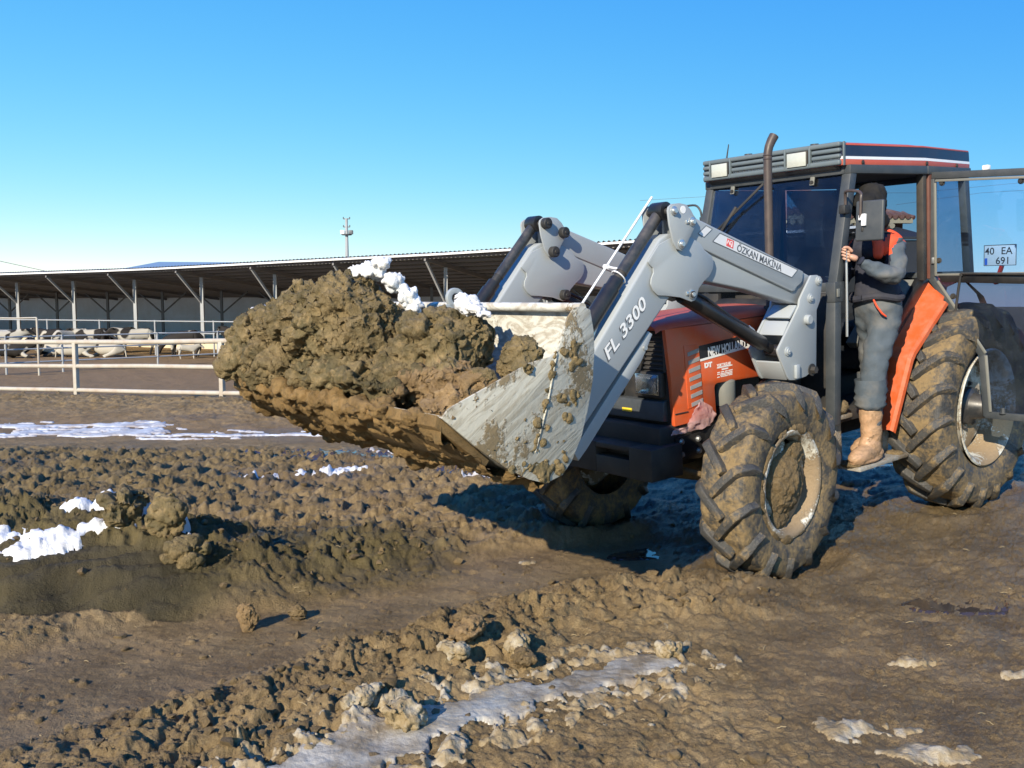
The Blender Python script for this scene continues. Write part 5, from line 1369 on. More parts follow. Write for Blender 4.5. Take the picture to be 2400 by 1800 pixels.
snow_on([((4.42, .60, 1.80), (.07, .07, .05)), ((4.44, .68, 1.785), (.07, .09, .04)), ((4.40, .52, 1.84), (.04, .06, .025)), ((4.46, .78, 1.76), (.05, .06, .025))], 611, "white snow on top of the rounded right clod", (4.4, .6, 1.75))
snow_on([((4.82, -.92, 1.80), (.08, .10, .03)), ((4.80, -.80, 1.81), (.06, .09, .03)), ((4.82, -.70, 1.80), (.05, .06, .03))], 621, "thin dirty snow cap on the far left clod", (4.82, -.86, 1.78))
snow_on([((4.42, .30, 1.745), (.07, .08, .04)), ((4.40, .37, 1.735), (.06, .06, .03))], 631, "little snow lump in the dip between two clods", (4.4, .33, 1.72))

# ================================================================== PERSON on the step
def person():
    base = Vector((1.08, .66, .47))
    J = dict(pelvis=(.935, .66, 1.475), waist=(.965, .66, 1.66), chest=(.965, .66, 1.86), upper=(.975, .655, 1.97), neck=(.995, .645, 2.055), head0=(1.01, .635, 2.13), head=(1.02, .63, 2.235), crown=(1.00, .63, 2.335),
             hipL=(.965, .735, 1.42), kneeL=(1.095, .715, 1.13), shinL=(1.115, .72, .98), ankL=(1.135, .72, .66), hipR=(.915, .59, 1.41), kneeR=(.85, .565, 1.10), ankR=(.84, .56, .62),
             shL=(.965, .80, 1.945), elL=(1.075, .875, 1.735), faL=(1.19, .815, 1.79), wrL=(1.295, .735, 1.872), shR=(.99, .52, 1.945), elR=(1.06, .44, 1.72), wrR=(1.14, .42, 1.58))
    r = dict(pelvis=(.142, .150), waist=(.140, .150), chest=(.150, .165), upper=(.115, .14), neck=.068, head0=.075, head=(.098, .088), crown=(.06, .055), hipL=.108, kneeL=.094, shinL=.088, ankL=.062, hipR=.106, kneeR=.090, ankR=.062,
             shL=.088, elL=.070, faL=.060, wrL=.036, shR=.086, elR=.066, wrR=.036)
    E_ = [('pelvis', 'waist'), ('waist', 'chest'), ('chest', 'upper'), ('upper', 'neck'), ('neck', 'head0'), ('head0', 'head'), ('head', 'crown'), ('pelvis', 'hipL'), ('hipL', 'kneeL'), ('kneeL', 'shinL'), ('shinL', 'ankL'), ('pelvis', 'hipR'), ('hipR', 'kneeR'), ('kneeR', 'ankR'), ('upper', 'shL'), ('shL', 'elL'), ('elL', 'faL'), ('faL', 'wrL'), ('upper', 'shR'), ('shR', 'elR'), ('elR', 'wrR')]
    names = list(J); idx = {n: i for i, n in enumerate(names)}
    me = skin_mesh([tuple(Vector(J[n]) - base) for n in names], [(idx[a], idx[b]) for a, b in E_], [r[n] for n in names], 0, 3)
    V = verts_of(me); N = normals_of(me); W = V + np.array(base)
    clothm = (W[:, 2] < 2.03)
    fold = .024 * fbm3(W * np.array([5, 5, 11]), 3, 701) + .011 * fbm3(W * np.array([14, 14, 24]), 2, 705)
    crease = .014 * np.maximum(0, np.sin(W[:, 2] * 46 + 6 * W[:, 0] + 3 * fbm3(W * 5, 2, 707))) * (.5 * sstep(1.05, .92, W[:, 2]) + .7 * np.exp(-((W[:, 2] - 1.43) / .09) ** 2))
    V = V + N * ((fold + crease) * clothm)[:, None]
    set_verts(me, V)
    mats = ['overall', 'overall_dark', 'overall_orange', 'skin', 'hood_dark']
    hand_parts = []
    # hands: palm + five fingers wrapped round the grab handle
    def hand(wr, bar, into):
        wr = Vector(wr); bar = Vector(bar); f = (bar - wr).normalized(); up = Vector((0, 0, 1)); side = f.cross(up).normalized()
        out = [skin_mesh([tuple(wr - base), tuple(lerp(wr, bar, .45) - base if False else Vector(lerp(wr, bar, .45)) - base), tuple(Vector(lerp(wr, bar, .82)) - base)], [(0, 1), (1, 2)], [(.030, .024), (.042, .024), (.043, .020)], 0, 2)]
        k = Vector(lerp(wr, bar, .85))
        for i, L in enumerate((.9, 1.0, .95, .8)):
            o = k + up * (.030 - .020 * i)
            p = [o - f * .02, o + f * .025 * L + side * .010, o + f * .042 * L + side * -.004, o + f * .034 * L + side * -.030, o + f * .010 + side * -.034]
            out.append(skin_mesh([tuple(q - base) for q in p], [(j, j + 1) for j in range(4)], [.0105, .0105, .0100, .0092, .008], 0, 1))
        o = Vector(lerp(wr, bar, .45)) + up * .035
        p = [o, o + f * .03 + up * .02 - side * .014, o + f * .055 + up * .012 - side * .03, o + f * .07 + up * .0 - side * .036]
        out.append(skin_mesh([tuple(q - base) for q in p], [(j, j + 1) for j in range(3)], [.013, .012, .011, .009], 0, 1))
        return out
    hand_parts = hand((1.30, .733, 1.876), (1.342, .668, 1.912), None) + hand((1.14, .42, 1.58), (1.17, .41, 1.50), None)
    nb = len(me.polygons)
    hm = join_meshes("hands", hand_parts)
    full = join_meshes("person", [me, hm])
    for m in mats: full.materials.append(M[m])
    V = verts_of(full) + np.array(base)
    mi = []
    for i, p in enumerate(full.polygons):
        c = V[list(p.vertices)].mean(0)
        if i >= nb: mi.append(3); continue
        x, y, z = c
        ay = y - .655
        if z > 2.035: k = 4
        elif x > 1.16 or (abs(ay) > .185 and z > 1.60): k = 0
        elif z > 1.90 and abs(ay) > .125: k = 2
        elif z > 1.60: k = 1
        else: k = 0
        mi.append(k)
    full.polygons.foreach_set("material_index", mi); full.shade_smooth()
    o = bpy.data.objects.new("person", full); COL.objects.link(o); o.matrix_world = TM @ Matrix.Translation(base)
    tag(o, "person in grey overalls with orange shoulders climbing the tractor step", "person")
    def child(name, me_, mat):
        c = link(name, me_, M[mat], o); return c
    def sk(pts, radii, sub=2, fold_=0, seed=0):
        m_ = skin_mesh([tuple(Vector(p) - base) for p in pts], [(i, i + 1) for i in range(len(pts) - 1)], radii, 0, sub)
        if fold_:
            v = verts_of(m_); set_verts(m_, v + normals_of(m_) * (fold_ * fbm3(v * 16, 3, seed))[:, None])
        m_.shade_smooth(); return m_
    # rubber boots
    for (x, y, dz, a) in ((1.135, .72, 0, .15), (.845, .56, 0, .1)):
        z = .467
        q = lambda dx, dy, dz_: (x + dx - base.x, y + dy - base.y, z + dz_ - base.z)
        bt = blob_mesh([(q(0, 0, .33), (.082, .076, .13)), (q(-.004, 0, .22), (.078, .070, .15)), (q(.012, 0, .10), (.095, .068, .10)), (q(.11, .01, .068), (.135, .064, .062)), (q(.17, .012, .055), (.10, .060, .050)), (q(-.04, 0, .055), (.072, .060, .055)), (q(.07, .005, .022), (.185, .066, .024))], .008, .004, 14, 720, .003, 40)
        finish(bt, True, None); child("boot", bt, 'boot')
        # trouser cuff gathered over the boot top
        mb = MB(); prof = [(.37, .072), (.385, .092), (.405, .104), (.425, .094), (.45, .108), (.475, .098), (.50, .110), (.54, .104), (.58, .104)]
        mb.lathe(prof, (x + .005 - base.x, y - base.y, z - base.z), 'z', 40)
        c_ = mb.build("trouser_cuff", M['overall'], o, 0, angle=80)
        v = verts_of(c_.data); set_verts(c_.data, v + normals_of(c_.data) * (.016 * fbm3(v * np.array([16, 16, 30]), 3, 733))[:, None])
    # hood pulled over the head, with a peak to the front
    hd = blob_mesh([((1.00 - base.x, .63 - base.y, 2.235 - base.z), (.125, .118, .135)), ((.97 - base.x, .63 - base.y, 2.30 - base.z), (.11, .10, .095)), ((1.10 - base.x, .63 - base.y, 2.27 - base.z), (.085, .10, .05), (0, .35, 0)), ((.975 - base.x, .64 - base.y, 2.13 - base.z), (.11, .11, .09))], .012, .012, 8, 740, .004, 30)
    finish(hd, True, None); child("hood", hd, 'hood_dark')
    # orange collar flaps
    for pts in (([(.93, .775, 2.02), (.975, .80, 1.99), (1.00, .815, 1.93), (.985, .83, 1.86)]), ([(1.06, .72, 2.02), (1.10, .76, 1.95), (1.13, .775, 1.87)]), ([(.90, .66, 2.05), (.88, .73, 2.03), (.92, .80, 1.99)])):
        child("collar", sk(pts, [.035, .040, .036, .022][:len(pts)], 2, .006, 751), 'overall_orange')
    ring = [(.965 + .158 * math.cos(t), .66 + .168 * math.sin(t), 1.605 + .012 * math.sin(3 * t)) for t in np.linspace(0, 2 * math.pi, 29)]
    mb = MB(); mb.tube([Vector(p) - base for p in ring], .026, 10, False); wb = mb.build("vest_hem", M['overall_dark'], o, 0)
    child("pocket_trim", sk([(1.135, .742, 1.60), (1.130, .765, 1.55), (1.105, .790, 1.50), (1.075, .805, 1.475)], [.007, .008, .008, .007], 1), 'overall_orange')
    child("cuff", sk([(1.275, .748, 1.858), (1.297, .734, 1.876)], [.043, .041], 1, .003, 760), 'overall_dark')
    # face
    nose = sk([(1.10, .63, 2.245), (1.128, .63, 2.215), (1.108, .63, 2.205)], [.012, .016, .012], 1)
    child("nose", nose, 'skin')
    for sy in (-1, 1):
        mb = MB(); mb.lathe([(-.010, 0), (-.007, .008), (0, .011), (.007, .008), (.010, 0)], (1.105 - base.x, .63 + sy * .033 - base.y, 2.250 - base.z), 'x', 12); mb.build("eye", M['ink_white'], o, 0)
    mb = MB(); mb.tube([(1.102 - base.x, .605 - base.y, 2.165 - base.z), (1.112 - base.x, .63 - base.y, 2.163 - base.z), (1.102 - base.x, .655 - base.y, 2.165 - base.z)], .008, 8); mb.build("mouth", M['ink_red'], o, 0)
    return o
person()


def straw(name, n, pick, mat, label, seed):
    rng = random.Random(seed); mb = MB(); k = 0
    while k < n:
        p, lo = pick(rng)
        if p is None: continue
        a = rng.uniform(0, 6.28); L = rng.uniform(.012, .04); d = Vector((math.cos(a), math.sin(a), rng.uniform(-.25, .35))) * L
        mb.tube([p, p + d * .5 + Vector((0, 0, .004)), p + d], .0016, 4); k += 1
    o = mb.build(name, M[mat], None, 0); tag(o, label, "straw", kind="stuff"); return o
paint('straw', (.34, .26, .13), .7, .3, (.25, .18, .1), 30)
def _pick(rng):
    y = rng.uniform(2.9, 8.5); x = rng.uniform(-.6, .6) * y
    return Vector((x, y, float(ground_z(x, y)[0]) + .006)), None
_sx = [random.Random(9).uniform for _ in range(1)]
_rg = np.random.default_rng(21); _yy = 2.9 + 6 * _rg.random(240) ** 1.4; _xx = (_rg.random(240) * 1.2 - .6) * _yy; _zz = ground_z(_xx, _yy)
_it = iter([Vector((a, b, c + .006)) for a, b, c in zip(_xx, _yy, _zz)])
straw("straw", 240, lambda rng: (next(_it), None), 'straw', "bits of straw trodden into the mud", 5)

# ================================================================== BACKGROUND
F_PX = 2167.87
def at(px, py, Y):
    """point seen at photo pixel (px,py) at ground distance Y along the view direction"""
    c, s_ = math.cos(math.radians(5.0014)), math.sin(math.radians(5.0014))
    u, v = (px - 1200) / F_PX, -(py - 900) / F_PX
    d = Vector((u, c + s_ * v, -s_ + c * v)); k = Y / d.y
    return Vector((d.x * k, Y, CAM_H + d.z * k))
paint('roof_sheet', (.085, .115, .15), .45, .25, (.30, .30, .30), 1.5)
paint('barn_wall', (.66, .73, .82), .8, .3, (.35, .32, .28), .6)
paint('cream_wall', (.60, .52, .38), .8, .4, (.38, .30, .22), 1.0)
paint('blue_roof', (.18, .27, .38), .5, .1)
paint('barn_roof_under', (.16, .16, .17), .6, .3, (.20, .15, .13), 1.0)
# ---- white pipe fence on the bank
def pipe_fence():
    A = Vector((-12.6, 19.85)); d = (Vector((-4.86, 16.45)) - Vector((-10.46, 18.9))).normalized()
    p1 = Vector((-8.57, 18.13))
    root = empty("pipe_fence", (p1.x, p1.y, float(ground_z(p1.x, p1.y)[0])))
    tag(root, "white painted pipe fence with three rails along the bank top", "fence")
    o3 = Vector(root.location)
    zt = lambda t: .89 + (.97 - .89) * t / 3.63
    ts = [-7.26, -3.63, 0, 3.63, 7.26, 10.89]
    rot = Euler((0, 0, math.atan2(d.y, d.x))).to_matrix()
    for t_ in ts:
        q = p1 + d * t_; g = float(ground_z(q.x, q.y)[0])
        mb = MB(); mb.box((q.x - o3.x, q.y - o3.y, (zt(t_) + g - .25) / 2 - o3.z + .01), (.085, .085, zt(t_) - g + .25), rot); mb.build("post", M['rail_white'], root, .008)
    for dz, r in ((0, .046), (-.475, .042), (-.945, .042)):
        for i in range(len(ts) - 1):
            a = p1 + d * (ts[i] + .0); b = p1 + d * ts[i + 1]
            sag = .012 * math.sin(i * 2.1 + dz * 5)
            off = Vector((d.y, -d.x)) * .0
            pts = [(a.x - o3.x, a.y - o3.y, zt(ts[i]) + dz - o3.z), ((a.x + b.x) / 2 - o3.x, (a.y + b.y) / 2 - o3.y, (zt(ts[i]) + zt(ts[i + 1])) / 2 + dz + sag - o3.z), (b.x - o3.x, b.y - o3.y, zt(ts[i + 1]) + dz - o3.z)]
            mb = MB(); mb.tube(pts, r, 12); mb.build("rail", M['rail_white'], root, 0)
pipe_fence()
def rail_fence(name, A, B, ztop, rails, posts, label, mat, base=-1.15, r=.032, ext=.04):
    A = Vector(A); B = Vector(B); d = B - A
    root = empty(name, (A.x, A.y, base)); tag(root, label, "fence")
    for t_ in posts:
        q = A + d * t_ - A
        mb = MB(); mb.tube([(q.x, q.y, -.1), (q.x, q.y, ztop - base + ext)], r * 1.35, 10); mb.build("post", M[mat], root, 0)
    for z in rails:
        mb = MB(); mb.tube([(0, 0, z - base), (d.x / 2, d.y / 2, z - base - .015), (d.x, d.y, z - base)], r, 10); mb.build("rail", M[mat], root, 0)
    return root
a0, b0 = Vector((-19.4, 35.0)), Vector((-12.5, 43.0)); dd_ = b0 - a0
A_ = a0 - dd_ * .5; B_ = b0 + dd_ * .9
rail_fence("pen_fence", (A_.x, A_.y), (B_.x, B_.y), .36, (.36, -.12, -.63), [(.5 + t) / 2.4 for t in (-.42, -.1, .02, .22, .60, .875, 1.0, 1.3, 1.6, 1.85)], "grey steel pen fence running slantwise in front of the cows", 'galv')
rail_fence("pen_fence", (-33, 54.5), (2.5, 40.2), .72, (.72, .1), [i / 10 for i in range(11)], "taller grey rail fence along the barn front", 'galv')
g0 = at(-20, 743, 34.6); g1 = at(86, 743, 34.9)
gate = rail_fence("pen_gate", (g0.x, g0.y), (g1.x, g1.y), 1.1, (1.1, -.7), (0.0, 1.0), "pale steel gate frame at the left end of the pen", 'rail_white', r=.03, ext=.0)
gate["category"] = "gate"

# ---- open-fronted barn
def barn():
    Y0 = 56.0
    def base(k): return Vector((Y0 * (-.532 + .0797 * k), Y0 * (1 - .0407 * k), 0))
    U = (base(1) - base(0)).normalized(); N = Vector((-U.y, U.x, 0)); BAY = (base(1) - base(0)).length
    root = empty("cattle_barn", (base(3).x, base(3).y, -1.1)); tag(root, "long open fronted cattle barn with corrugated lean-to roof", "barn")
    O = Vector(root.location)
    def L(k, v, z): return base(k) + N * v + Vector((0, 0, z)) - O
    K0, K1 = -4.0, 9.6
    ez = lambda k: np.interp(k, [-4, -.4, 2.5, 4.5, 6.5, 8, 9.6], [3.25, 3.36, 3.46, 3.68, 3.88, 4.14, 4.4]) * .97
    EV, BV = -1.9, 11.5
    rz = lambda k, v: ez(k) + (2.05 - ez(k)) * (v - EV) / (BV - EV)
    def PB(mb, name, mat, par=root, bevel=0, **k_): return mb.build(name, M[mat], par, bevel, **k_)
    # corrugated roof, one sheet per bay
    nb = int(round((K1 - K0) / .85)); per = .22
    edges = np.linspace(K0, K1, nb + 1)
    for i in range(nb):
        ka, kb = edges[i], edges[i + 1]; n = max(8, int((kb - ka) * BAY / per) * 6)
        V = []; F = []
        for j in range(n + 1):
            k = ka + (kb - ka) * j / n; w = .045 * math.cos(2 * math.pi * ((k - K0) * BAY / per))
            for v in (EV, BV): V.append(L(k, v, rz(k, v) + .10 + w + .0015 * (i % 2)))
        F = [(2 * j, 2 * j + 2, 2 * j + 3, 2 * j + 1) for j in range(n)]
        m = len(V); V2 = [p + Vector((0, 0, -.012)) for p in V]
        F2 = [tuple(q + m for q in f[::-1]) for f in F] + [(2 * j, m + 2 * j, m + 2 * j + 2, 2 * j + 2) for j in range(n)]
        mb = MB(); mb.add(V + V2, F + F2); PB(mb, "roof_sheet", 'roof_sheet', angle=50)
    # bright eave trim
    for i in range(nb):
        ka, kb = edges[i], edges[i + 1]
        mb = MB(); mb.beam(L(ka, EV - .03, ez(ka) + .02), L(kb, EV - .03, ez(kb) + .02), .05, .085); PB(mb, "eave_trim", 'plate_white')
    # purlins
    for v in np.linspace(EV + .5, BV - .4, 13):
        mb = MB(); mb.beam(L(K0, v, rz(K0, v) + .0), L(2.5, v, rz(2.5, v) + .0), .08, .12); mb.beam(L(2.5, v, rz(2.5, v)), L(6.5, v, rz(6.5, v)), .08, .12); mb.beam(L(6.5, v, rz(6.5, v)), L(K1, v, rz(K1, v)), .08, .12)
        PB(mb, "purlin", 'barn_roof_under')
    for k in range(-4, 10):
        mb = MB(); mb.beam(L(k, EV + .15, rz(k, EV + .15) - .13), L(k, BV - .1, rz(k, BV - .1) - .13), .10, .16); PB(mb, "rafter", 'barn_roof_under')
        zt = rz(k, 0) - .22
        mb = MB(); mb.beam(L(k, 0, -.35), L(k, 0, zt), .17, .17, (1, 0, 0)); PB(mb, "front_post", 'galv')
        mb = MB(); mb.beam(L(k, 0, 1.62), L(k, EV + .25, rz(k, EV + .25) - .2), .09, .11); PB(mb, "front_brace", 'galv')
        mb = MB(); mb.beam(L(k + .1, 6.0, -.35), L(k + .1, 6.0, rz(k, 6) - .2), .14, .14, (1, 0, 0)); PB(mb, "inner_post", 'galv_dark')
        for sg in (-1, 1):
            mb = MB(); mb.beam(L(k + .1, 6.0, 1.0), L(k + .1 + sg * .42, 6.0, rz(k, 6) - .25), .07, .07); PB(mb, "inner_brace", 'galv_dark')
    mb = MB(); mb.beam(L(K0, BV, .42), L(K1, BV, .42), .2, 3.4); PB(mb, "back_wall", 'barn_wall')
    mb = MB(); mb.beam(L(K0, 4.6, -.88), L(K1, 4.6, -.88), .25, .55); PB(mb, "feed_wall", 'cream_wall', bevel=.01)
    mb = MB(); mb.beam(L(K0, EV + (BV - EV) / 2 - 0, .0), L(K0 - .01, BV, .0), .2, 3.0); PB(mb, "end_wall", 'barn_wall')
    return base, U, N
bbase, BU, BN = barn()
# ---- cows
def coat(name, thr, seed):
    t = NT(name)
    v = t.mapping((1, 1, 1)); n = t.noise(1.55, 1.5, .4, dist=.3)
    oi = t.n.new("ShaderNodeObjectInfo"); mp = t.n.new("ShaderNodeVectorMath"); mp.operation = 'ADD'; sc = t.n.new("ShaderNodeVectorMath"); sc.operation = 'SCALE'
    cb = t.n.new("ShaderNodeCombineXYZ"); t.l.new(oi.outputs["Random"], cb.inputs[0]); t.l.new(oi.outputs["Random"], cb.inputs[1])
    t.l.new(cb.outputs[0], sc.inputs[0]); sc.inputs[3].default_value = 37.0 + seed
    t.l.new(t.co(), mp.inputs[0]); t.l.new(sc.outputs[0], mp.inputs[1])
    n = t.noise(1.5, 1.5, .4, vec=mp.outputs[0], dist=.3)
    f = t.ramp(n, [(thr - .02, 0.0), (thr + .02, 1.0)])
    M[name] = t.set(color=t.mix(f, (.022, .019, .017), (.40, .37, .31)), rough=.8, spec=.2)
coat('coat_pied', .50, 0); coat('coat_white', .36, 3); coat('coat_dark', .64, 5)
def cow_mesh(kind):
    if kind == 'stand':
        J = [(-.78, 0, 1.12), (-.35, 0, 1.06), (.15, 0, 1.02), (.55, 0, 1.08), (.85, 0, 1.22), (1.08, 0, 1.30), (1.30, 0, 1.18), (1.48, 0, 1.0)]
        r = [(.24, .30), (.31, .33), (.34, .35), (.27, .32), (.15, .22), (.13, .15), (.10, .11), (.075, .08)]
        legs = [(-.70, .17, 0), (-.70, -.17, 0), (.50, .16, 3), (.50, -.16, 3)]
        lg = lambda x, y: [(x, y, .75), (x - (.10 if x < 0 else -.02), y, .45), (x + .0, y, .22), (x + .03, y, .02)]
        lr = [.13, .075, .052, .06]
    elif kind == 'graze':
        J = [(-.78, 0, 1.12), (-.35, 0, 1.06), (.15, 0, 1.02), (.55, 0, 1.05), (.88, 0, .92), (1.08, 0, .66), (1.20, 0, .42), (1.27, 0, .20)]
        r = [(.24, .30), (.31, .33), (.34, .35), (.27, .32), (.15, .22), (.13, .15), (.11, .11), (.075, .08)]
        legs = [(-.70, .17, 0), (-.70, -.17, 0), (.50, .16, 3), (.50, -.16, 3)]
        lg = lambda x, y: [(x, y, .75), (x - (.10 if x < 0 else -.02), y, .45), (x + .0, y, .22), (x + .03, y, .02)]
        lr = [.13, .075, .052, .06]
    else:
        J = [(-.78, .05, .42), (-.35, .05, .46), (.15, 0, .46), (.55, 0, .48), (.82, 0, .68), (1.02, 0, .86), (1.24, 0, .80), (1.42, 0, .66)]
        r = [(.26, .32), (.34, .38), (.36, .38), (.28, .34), (.16, .22), (.13, .15), (.10, .11), (.075, .08)]
        legs = [(-.55, .42, 0), (.45, -.34, 3)]
        lg = lambda x, y: [(x, y * .6, .28), (x + .25, y, .14), (x + .55, y, .08), (x + .30, y * 1.1, .06)]
        lr = [.15, .09, .06, .06]
    E_ = [(i, i + 1) for i in range(7)]
    for (x, y, at_) in legs:
        b = len(J); J += lg(x, y); r += lr; E_ += [(at_, b), (b, b + 1), (b + 1, b + 2), (b + 2, b + 3)]
    b = len(J); J += [(-1.0, 0, J[0][2] - .05), (-1.06, 0, J[0][2] - .45)]; r += [.04, .03]; E_ += [(0, b), (b, b + 1)]
    for sy in (-1, 1):
        b = len(J); h = J[5]; J += [(h[0] - .02, sy * .12, h[2] + .10), (h[0] - .06, sy * .26, h[2] + .08)]; r += [.045, (.05, .02)]; E_ += [(5, b), (b, b + 1)]
    me = skin_mesh(J, E_, r, 1, 2); me.shade_smooth(); return me
CM = {k: cow_mesh(k) for k in ('stand', 'graze', 'lie')}
COWS = [(12, 48.0, 'stand', 'coat_pied', .3, 1.0, "black and white cow at the left edge behind the gate"),
        (118, 50.5, 'stand', 'coat_dark', 2.9, .98, "black cow standing behind the lying cows near the second barn post"),
        (160, 49.6, 'stand', 'coat_white', 1.1, .95, "mostly white cow standing directly behind a white fence post"),
        (212, 50.0, 'stand', 'coat_pied', 3.3, .98, "pied cow standing just right of the near fence post"),
        (262, 50.8, 'stand', 'coat_dark', .2, 1.0, "dark cow standing between the second and third barn posts"),
        (318, 48.6, 'stand', 'coat_pied', 3.5, 1.04, "large black and white cow standing by the third barn post"),
        (430, 47.0, 'graze', 'coat_dark', 3.14, 1.0, "dark brown cow with lowered head by the fourth barn post"),
        (440, 45.6, 'stand', 'coat_white', .4, .52, "small white calf standing in front of the dark brown cow"),
        (560, 45.5, 'stand', 'coat_dark', 2.6, 1.12, "dark cow half hidden by the mud load"),
        (112, 47.3, 'lie', 'coat_pied', 3.0, 1.0, "pied cow lying down at the left beside the gate post"),
        (178, 46.8, 'lie', 'coat_white', .15, .95, "white cow lying behind the near fence post"),
        (250, 47.0, 'lie', 'coat_white', 3.0, 1.0, "white and grey cow lying in the middle of the pen"),
        (30, 46.0, 'lie', 'coat_dark', .2, .95, "dark cow lying behind the gate at the left edge")]
_used = {}
for (px, Y, kind, ct, rz_, sc_, lab) in COWS:
    key = (kind, ct)
    if key not in _used:
        m_ = CM[kind].copy(); m_.materials.clear(); m_.materials.append(M[ct]); _used[key] = m_
    o = bpy.data.objects.new("cow", _used[key]); COL.objects.link(o)
    x = (px - 1200) / F_PX * Y
    o.location = (x, Y, float(ground_z(x, Y)[0]) - .02); o.rotation_euler = (0, 0, rz_); o.scale = (sc_, sc_, sc_)
    tag(o, lab, "cow", "cows in the pen")

# ---- mast, far shed, cable
def mast():
    p = at(814, 640, 120); base = Vector((p.x, p.y, -1.1)); root = empty("light_mast", base); tag(root, "slender lattice light mast with crossbars behind the barn", "mast")
    top = at(814, 512, 120).z - base.z
    mb = MB(); mb.tube([(0, 0, 0), (0, 0, top)], [.36, .16], 10); mb.build("pole", M['galv'], root, 0)
    for py in (513, 532):
        z = at(814, py, 120).z - base.z
        mb = MB(); mb.beam((-.42, 0, z), (.42, 0, z), .10, .12); mb.build("crossbar", M['galv_dark'], root, 0)
        for sx in (-.4, .4):
            mb = MB(); mb.tube([(sx, 0, z), (sx, 0, z + .24)], .07, 8); mb.build("insulator", M['galv_dark'], root, 0)
    z = at(814, 549, 120).z - base.z
    mb = MB(); mb.lathe([(-.12, .3), (-.12, .62), (.0, .70), (.0, .3)], (0, 0, z), 'z', 16); mb.build("platform", M['galv_dark'], root, 0)
    for a, mt in ((-.5, 'white_paint'), (.55, 'galv_dark')):
        mb = MB(); mb.box((a, -.1, z + .25), (.55, .5, .5)); mb.build("floodlight", M[mt], root, .05)
mast()
def far_shed():
    Y = 95; a = at(268, 640, Y); b = at(760, 640, Y); rL = at(372, 613.5, Y + 6); rR = at(745, 616, Y + 6)
    root = empty("far_shed", (a.x, Y, -1.1)); tag(root, "far blue grey hipped shed roof above the barn eave", "shed"); O = Vector(root.location)
    ez = at(268, 633, Y).z; mb = MB()
    V = [Vector((a.x, Y, ez)), Vector((b.x, Y, ez)), Vector((b.x, Y + 14, ez)), Vector((a.x, Y + 14, ez)), rL, rR]
    mb.add([v - O for v in V], [(0, 1, 5, 4), (1, 2, 5), (2, 3, 4, 5), (3, 0, 4), (3, 2, 1, 0)]); mb.build("roof", M['blue_roof'], root, 0, smooth=False)
    mb = MB(); mb.span((0.3, .3, 0), (b.x - a.x - .3, 13.7, ez - O.z)); mb.build("wall", M['barn_wall'], root, 0)
far_shed()
def cable(name, pts, r, label):
    b = Vector(pts[0]); mb = MB(); mb.tube([Vector(p) - b for p in pts], r, 6); o = mb.build(name, M['galv_dark'], None, 0); o.location = b
    tag(o, label, "cable")
cable("power_cable", [at(-160, 585, 60), at(0, 612, 62), at(110, 636, 64), at(220, 660, 66)], .018, "thin dark power cable dropping behind the barn roof at left")
cable("power_cable", [at(1500, 470, 70), at(1800, 452, 70), at(2143, 452, 70), at(2500, 418, 70)], .012, "upper faint power cable crossing the sky behind the cab")
cable("power_cable", [at(2100, 480, 70), at(2300, 452, 70), at(2500, 440, 70)], .012, "lower faint power cable seen through the open door glass")
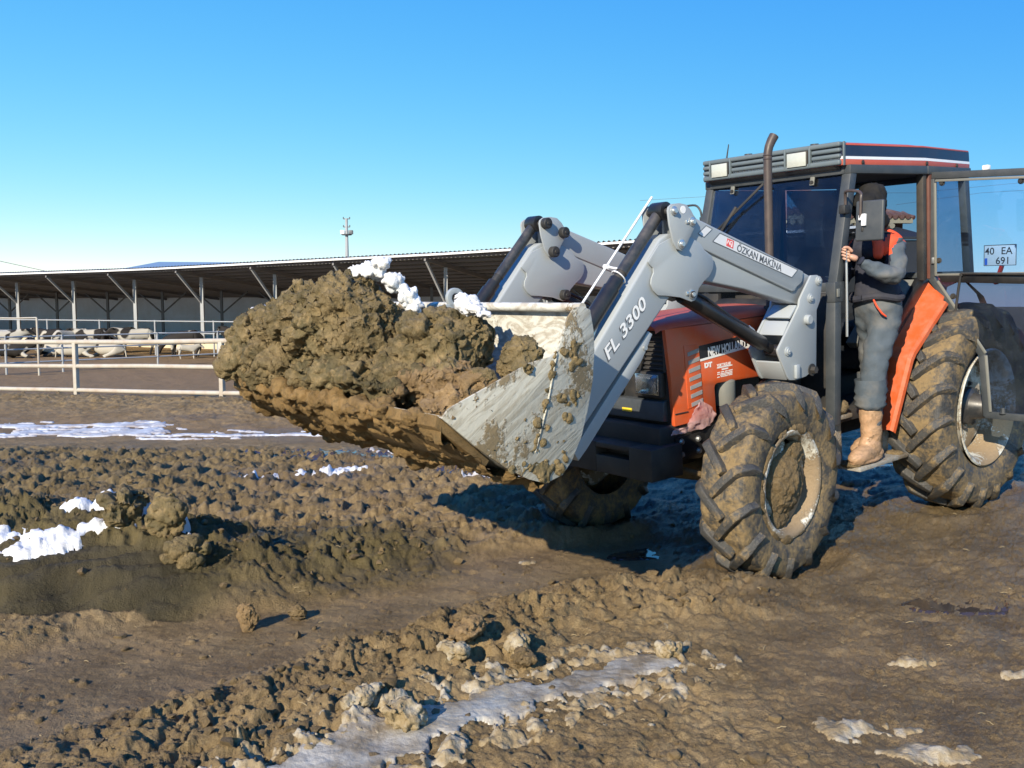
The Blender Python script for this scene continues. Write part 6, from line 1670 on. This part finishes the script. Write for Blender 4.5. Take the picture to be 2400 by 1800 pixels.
# ---- tiled house behind the cab
paint('tile_red', (.26, .12, .085), .8, .45, (.42, .40, .40), 2.0)
paint('tile_dark', (.05, .052, .058), .7, .25, (.10, .10, .10), 1.5)
paint('stucco', (.50, .42, .28), .85, .3, (.3, .25, .2), 1.0)
paint('brown_wall', (.16, .075, .05), .85, .3, (.2, .15, .12), 1.0)
def house():
    Y = 38.0; root = empty("house", (12.5, Y, -1.1)); tag(root, "house with hipped tiled roof seen through the cab", "house"); O = Vector(root.location)
    w = lambda px, py, y=Y: at(px, py, y)
    xl, xr = w(1684, 512).x, w(2143, 507).x; ez = w(1900, 510).z; rz_ = w(1900, 446, Y + 5).z
    D_ = 9.0
    def put(mb, name, mat, par=root, **k): return mb.build(name, M[mat], par, 0, **k)
    mb = MB(); V = [(xl, Y, ez), (xr, Y, ez), (xr, Y + D_, ez), (xl, Y + D_, ez), (xl + 4.0, Y + D_ / 2, rz_), (xr - 3.4, Y + D_ / 2, rz_)]
    mb.add([Vector(v) - O for v in V], [(0, 1, 5, 4), (1, 2, 5), (2, 3, 4, 5), (3, 0, 4), (3, 2, 1, 0)]); rf = put(mb, "roof", 'tile_red', smooth=False)
    # tile rows along the eave and ridge lines
    for i in range(int((xr - xl) / .26)):
        mb = MB(); x = xl + .13 + i * .26; mb.tube([(x - O.x, -.10, ez - O.z + .03), (x - O.x, .5, ez - O.z + .03 + .5 * (rz_ - ez) / (D_ / 2))], .10, 8); put(mb, "eave_tile", 'tile_red', rf)
    mb = MB(); mb.tube([Vector(V[1]) - O, Vector(V[5]) - O, Vector(V[4]) - O, Vector(V[0]) - O], .09, 8); put(mb, "ridge_tiles", 'tile_red', rf)
    mb = MB(); mb.span((xl + .05 - O.x, .0, ez - .22 - O.z), (xr - .05 - O.x, .3, ez - .02 - O.z)); put(mb, "fascia", 'stucco', rf)
    mb = MB(); mb.span((xl + .35 - O.x, .5, 0), (xr - .25 - O.x, D_ - .5, ez - .05 - O.z)); put(mb, "wall", 'brown_wall')
    # lower lean-to roof
    z1, z2 = w(2000, 528).z, w(2000, 548).z
    xr2 = w(2137, 536, Y - 1).x; xr3 = w(2190, 560, Y - 2.2).x; xl2 = xl - .3
    mb = MB(); V = [(xl2, Y + .45, z1), (xr2 - .1, Y + .45, z1), (xr3, Y - 2.0, z2 - .25), (xl2 - .4, Y - 2.0, z2 - .25)]
    mb.add([Vector(v) - O for v in V] + [Vector(v) - O - Vector((0, 0, .12)) for v in V], [(0, 1, 2, 3), (7, 6, 5, 4), (0, 4, 5, 1), (1, 5, 6, 2), (2, 6, 7, 3), (3, 7, 4, 0)]); lr = put(mb, "porch_roof", 'tile_dark', smooth=False)
    n = int((xr2 - xl2) / .34)
    for i in range(n):
        x = xl2 + .17 + i * .34
        mb = MB(); mb.tube([(x - O.x, .45, z1 - O.z + .05), (x - O.x - .02, -.2, z1 - O.z - .04)], .11, 8); put(mb, "porch_tile", 'white_paint' if False else 'stucco', lr)
    mb = MB(); mb.span((xl2 - .2 - O.x, -1.9, 0), (xr3 - .25 - O.x, .4, z2 - .38 - O.z)); put(mb, "porch_wall", 'tile_dark')
    mb = MB(); mb.span((xr - 6.0 - O.x, D_ / 2 - .3, rz_ - .6 - O.z), (xr - 5.4 - O.x, D_ / 2 + .3, rz_ + .35 - O.z)); put(mb, "chimney", 'brown_wall', rf)
house()
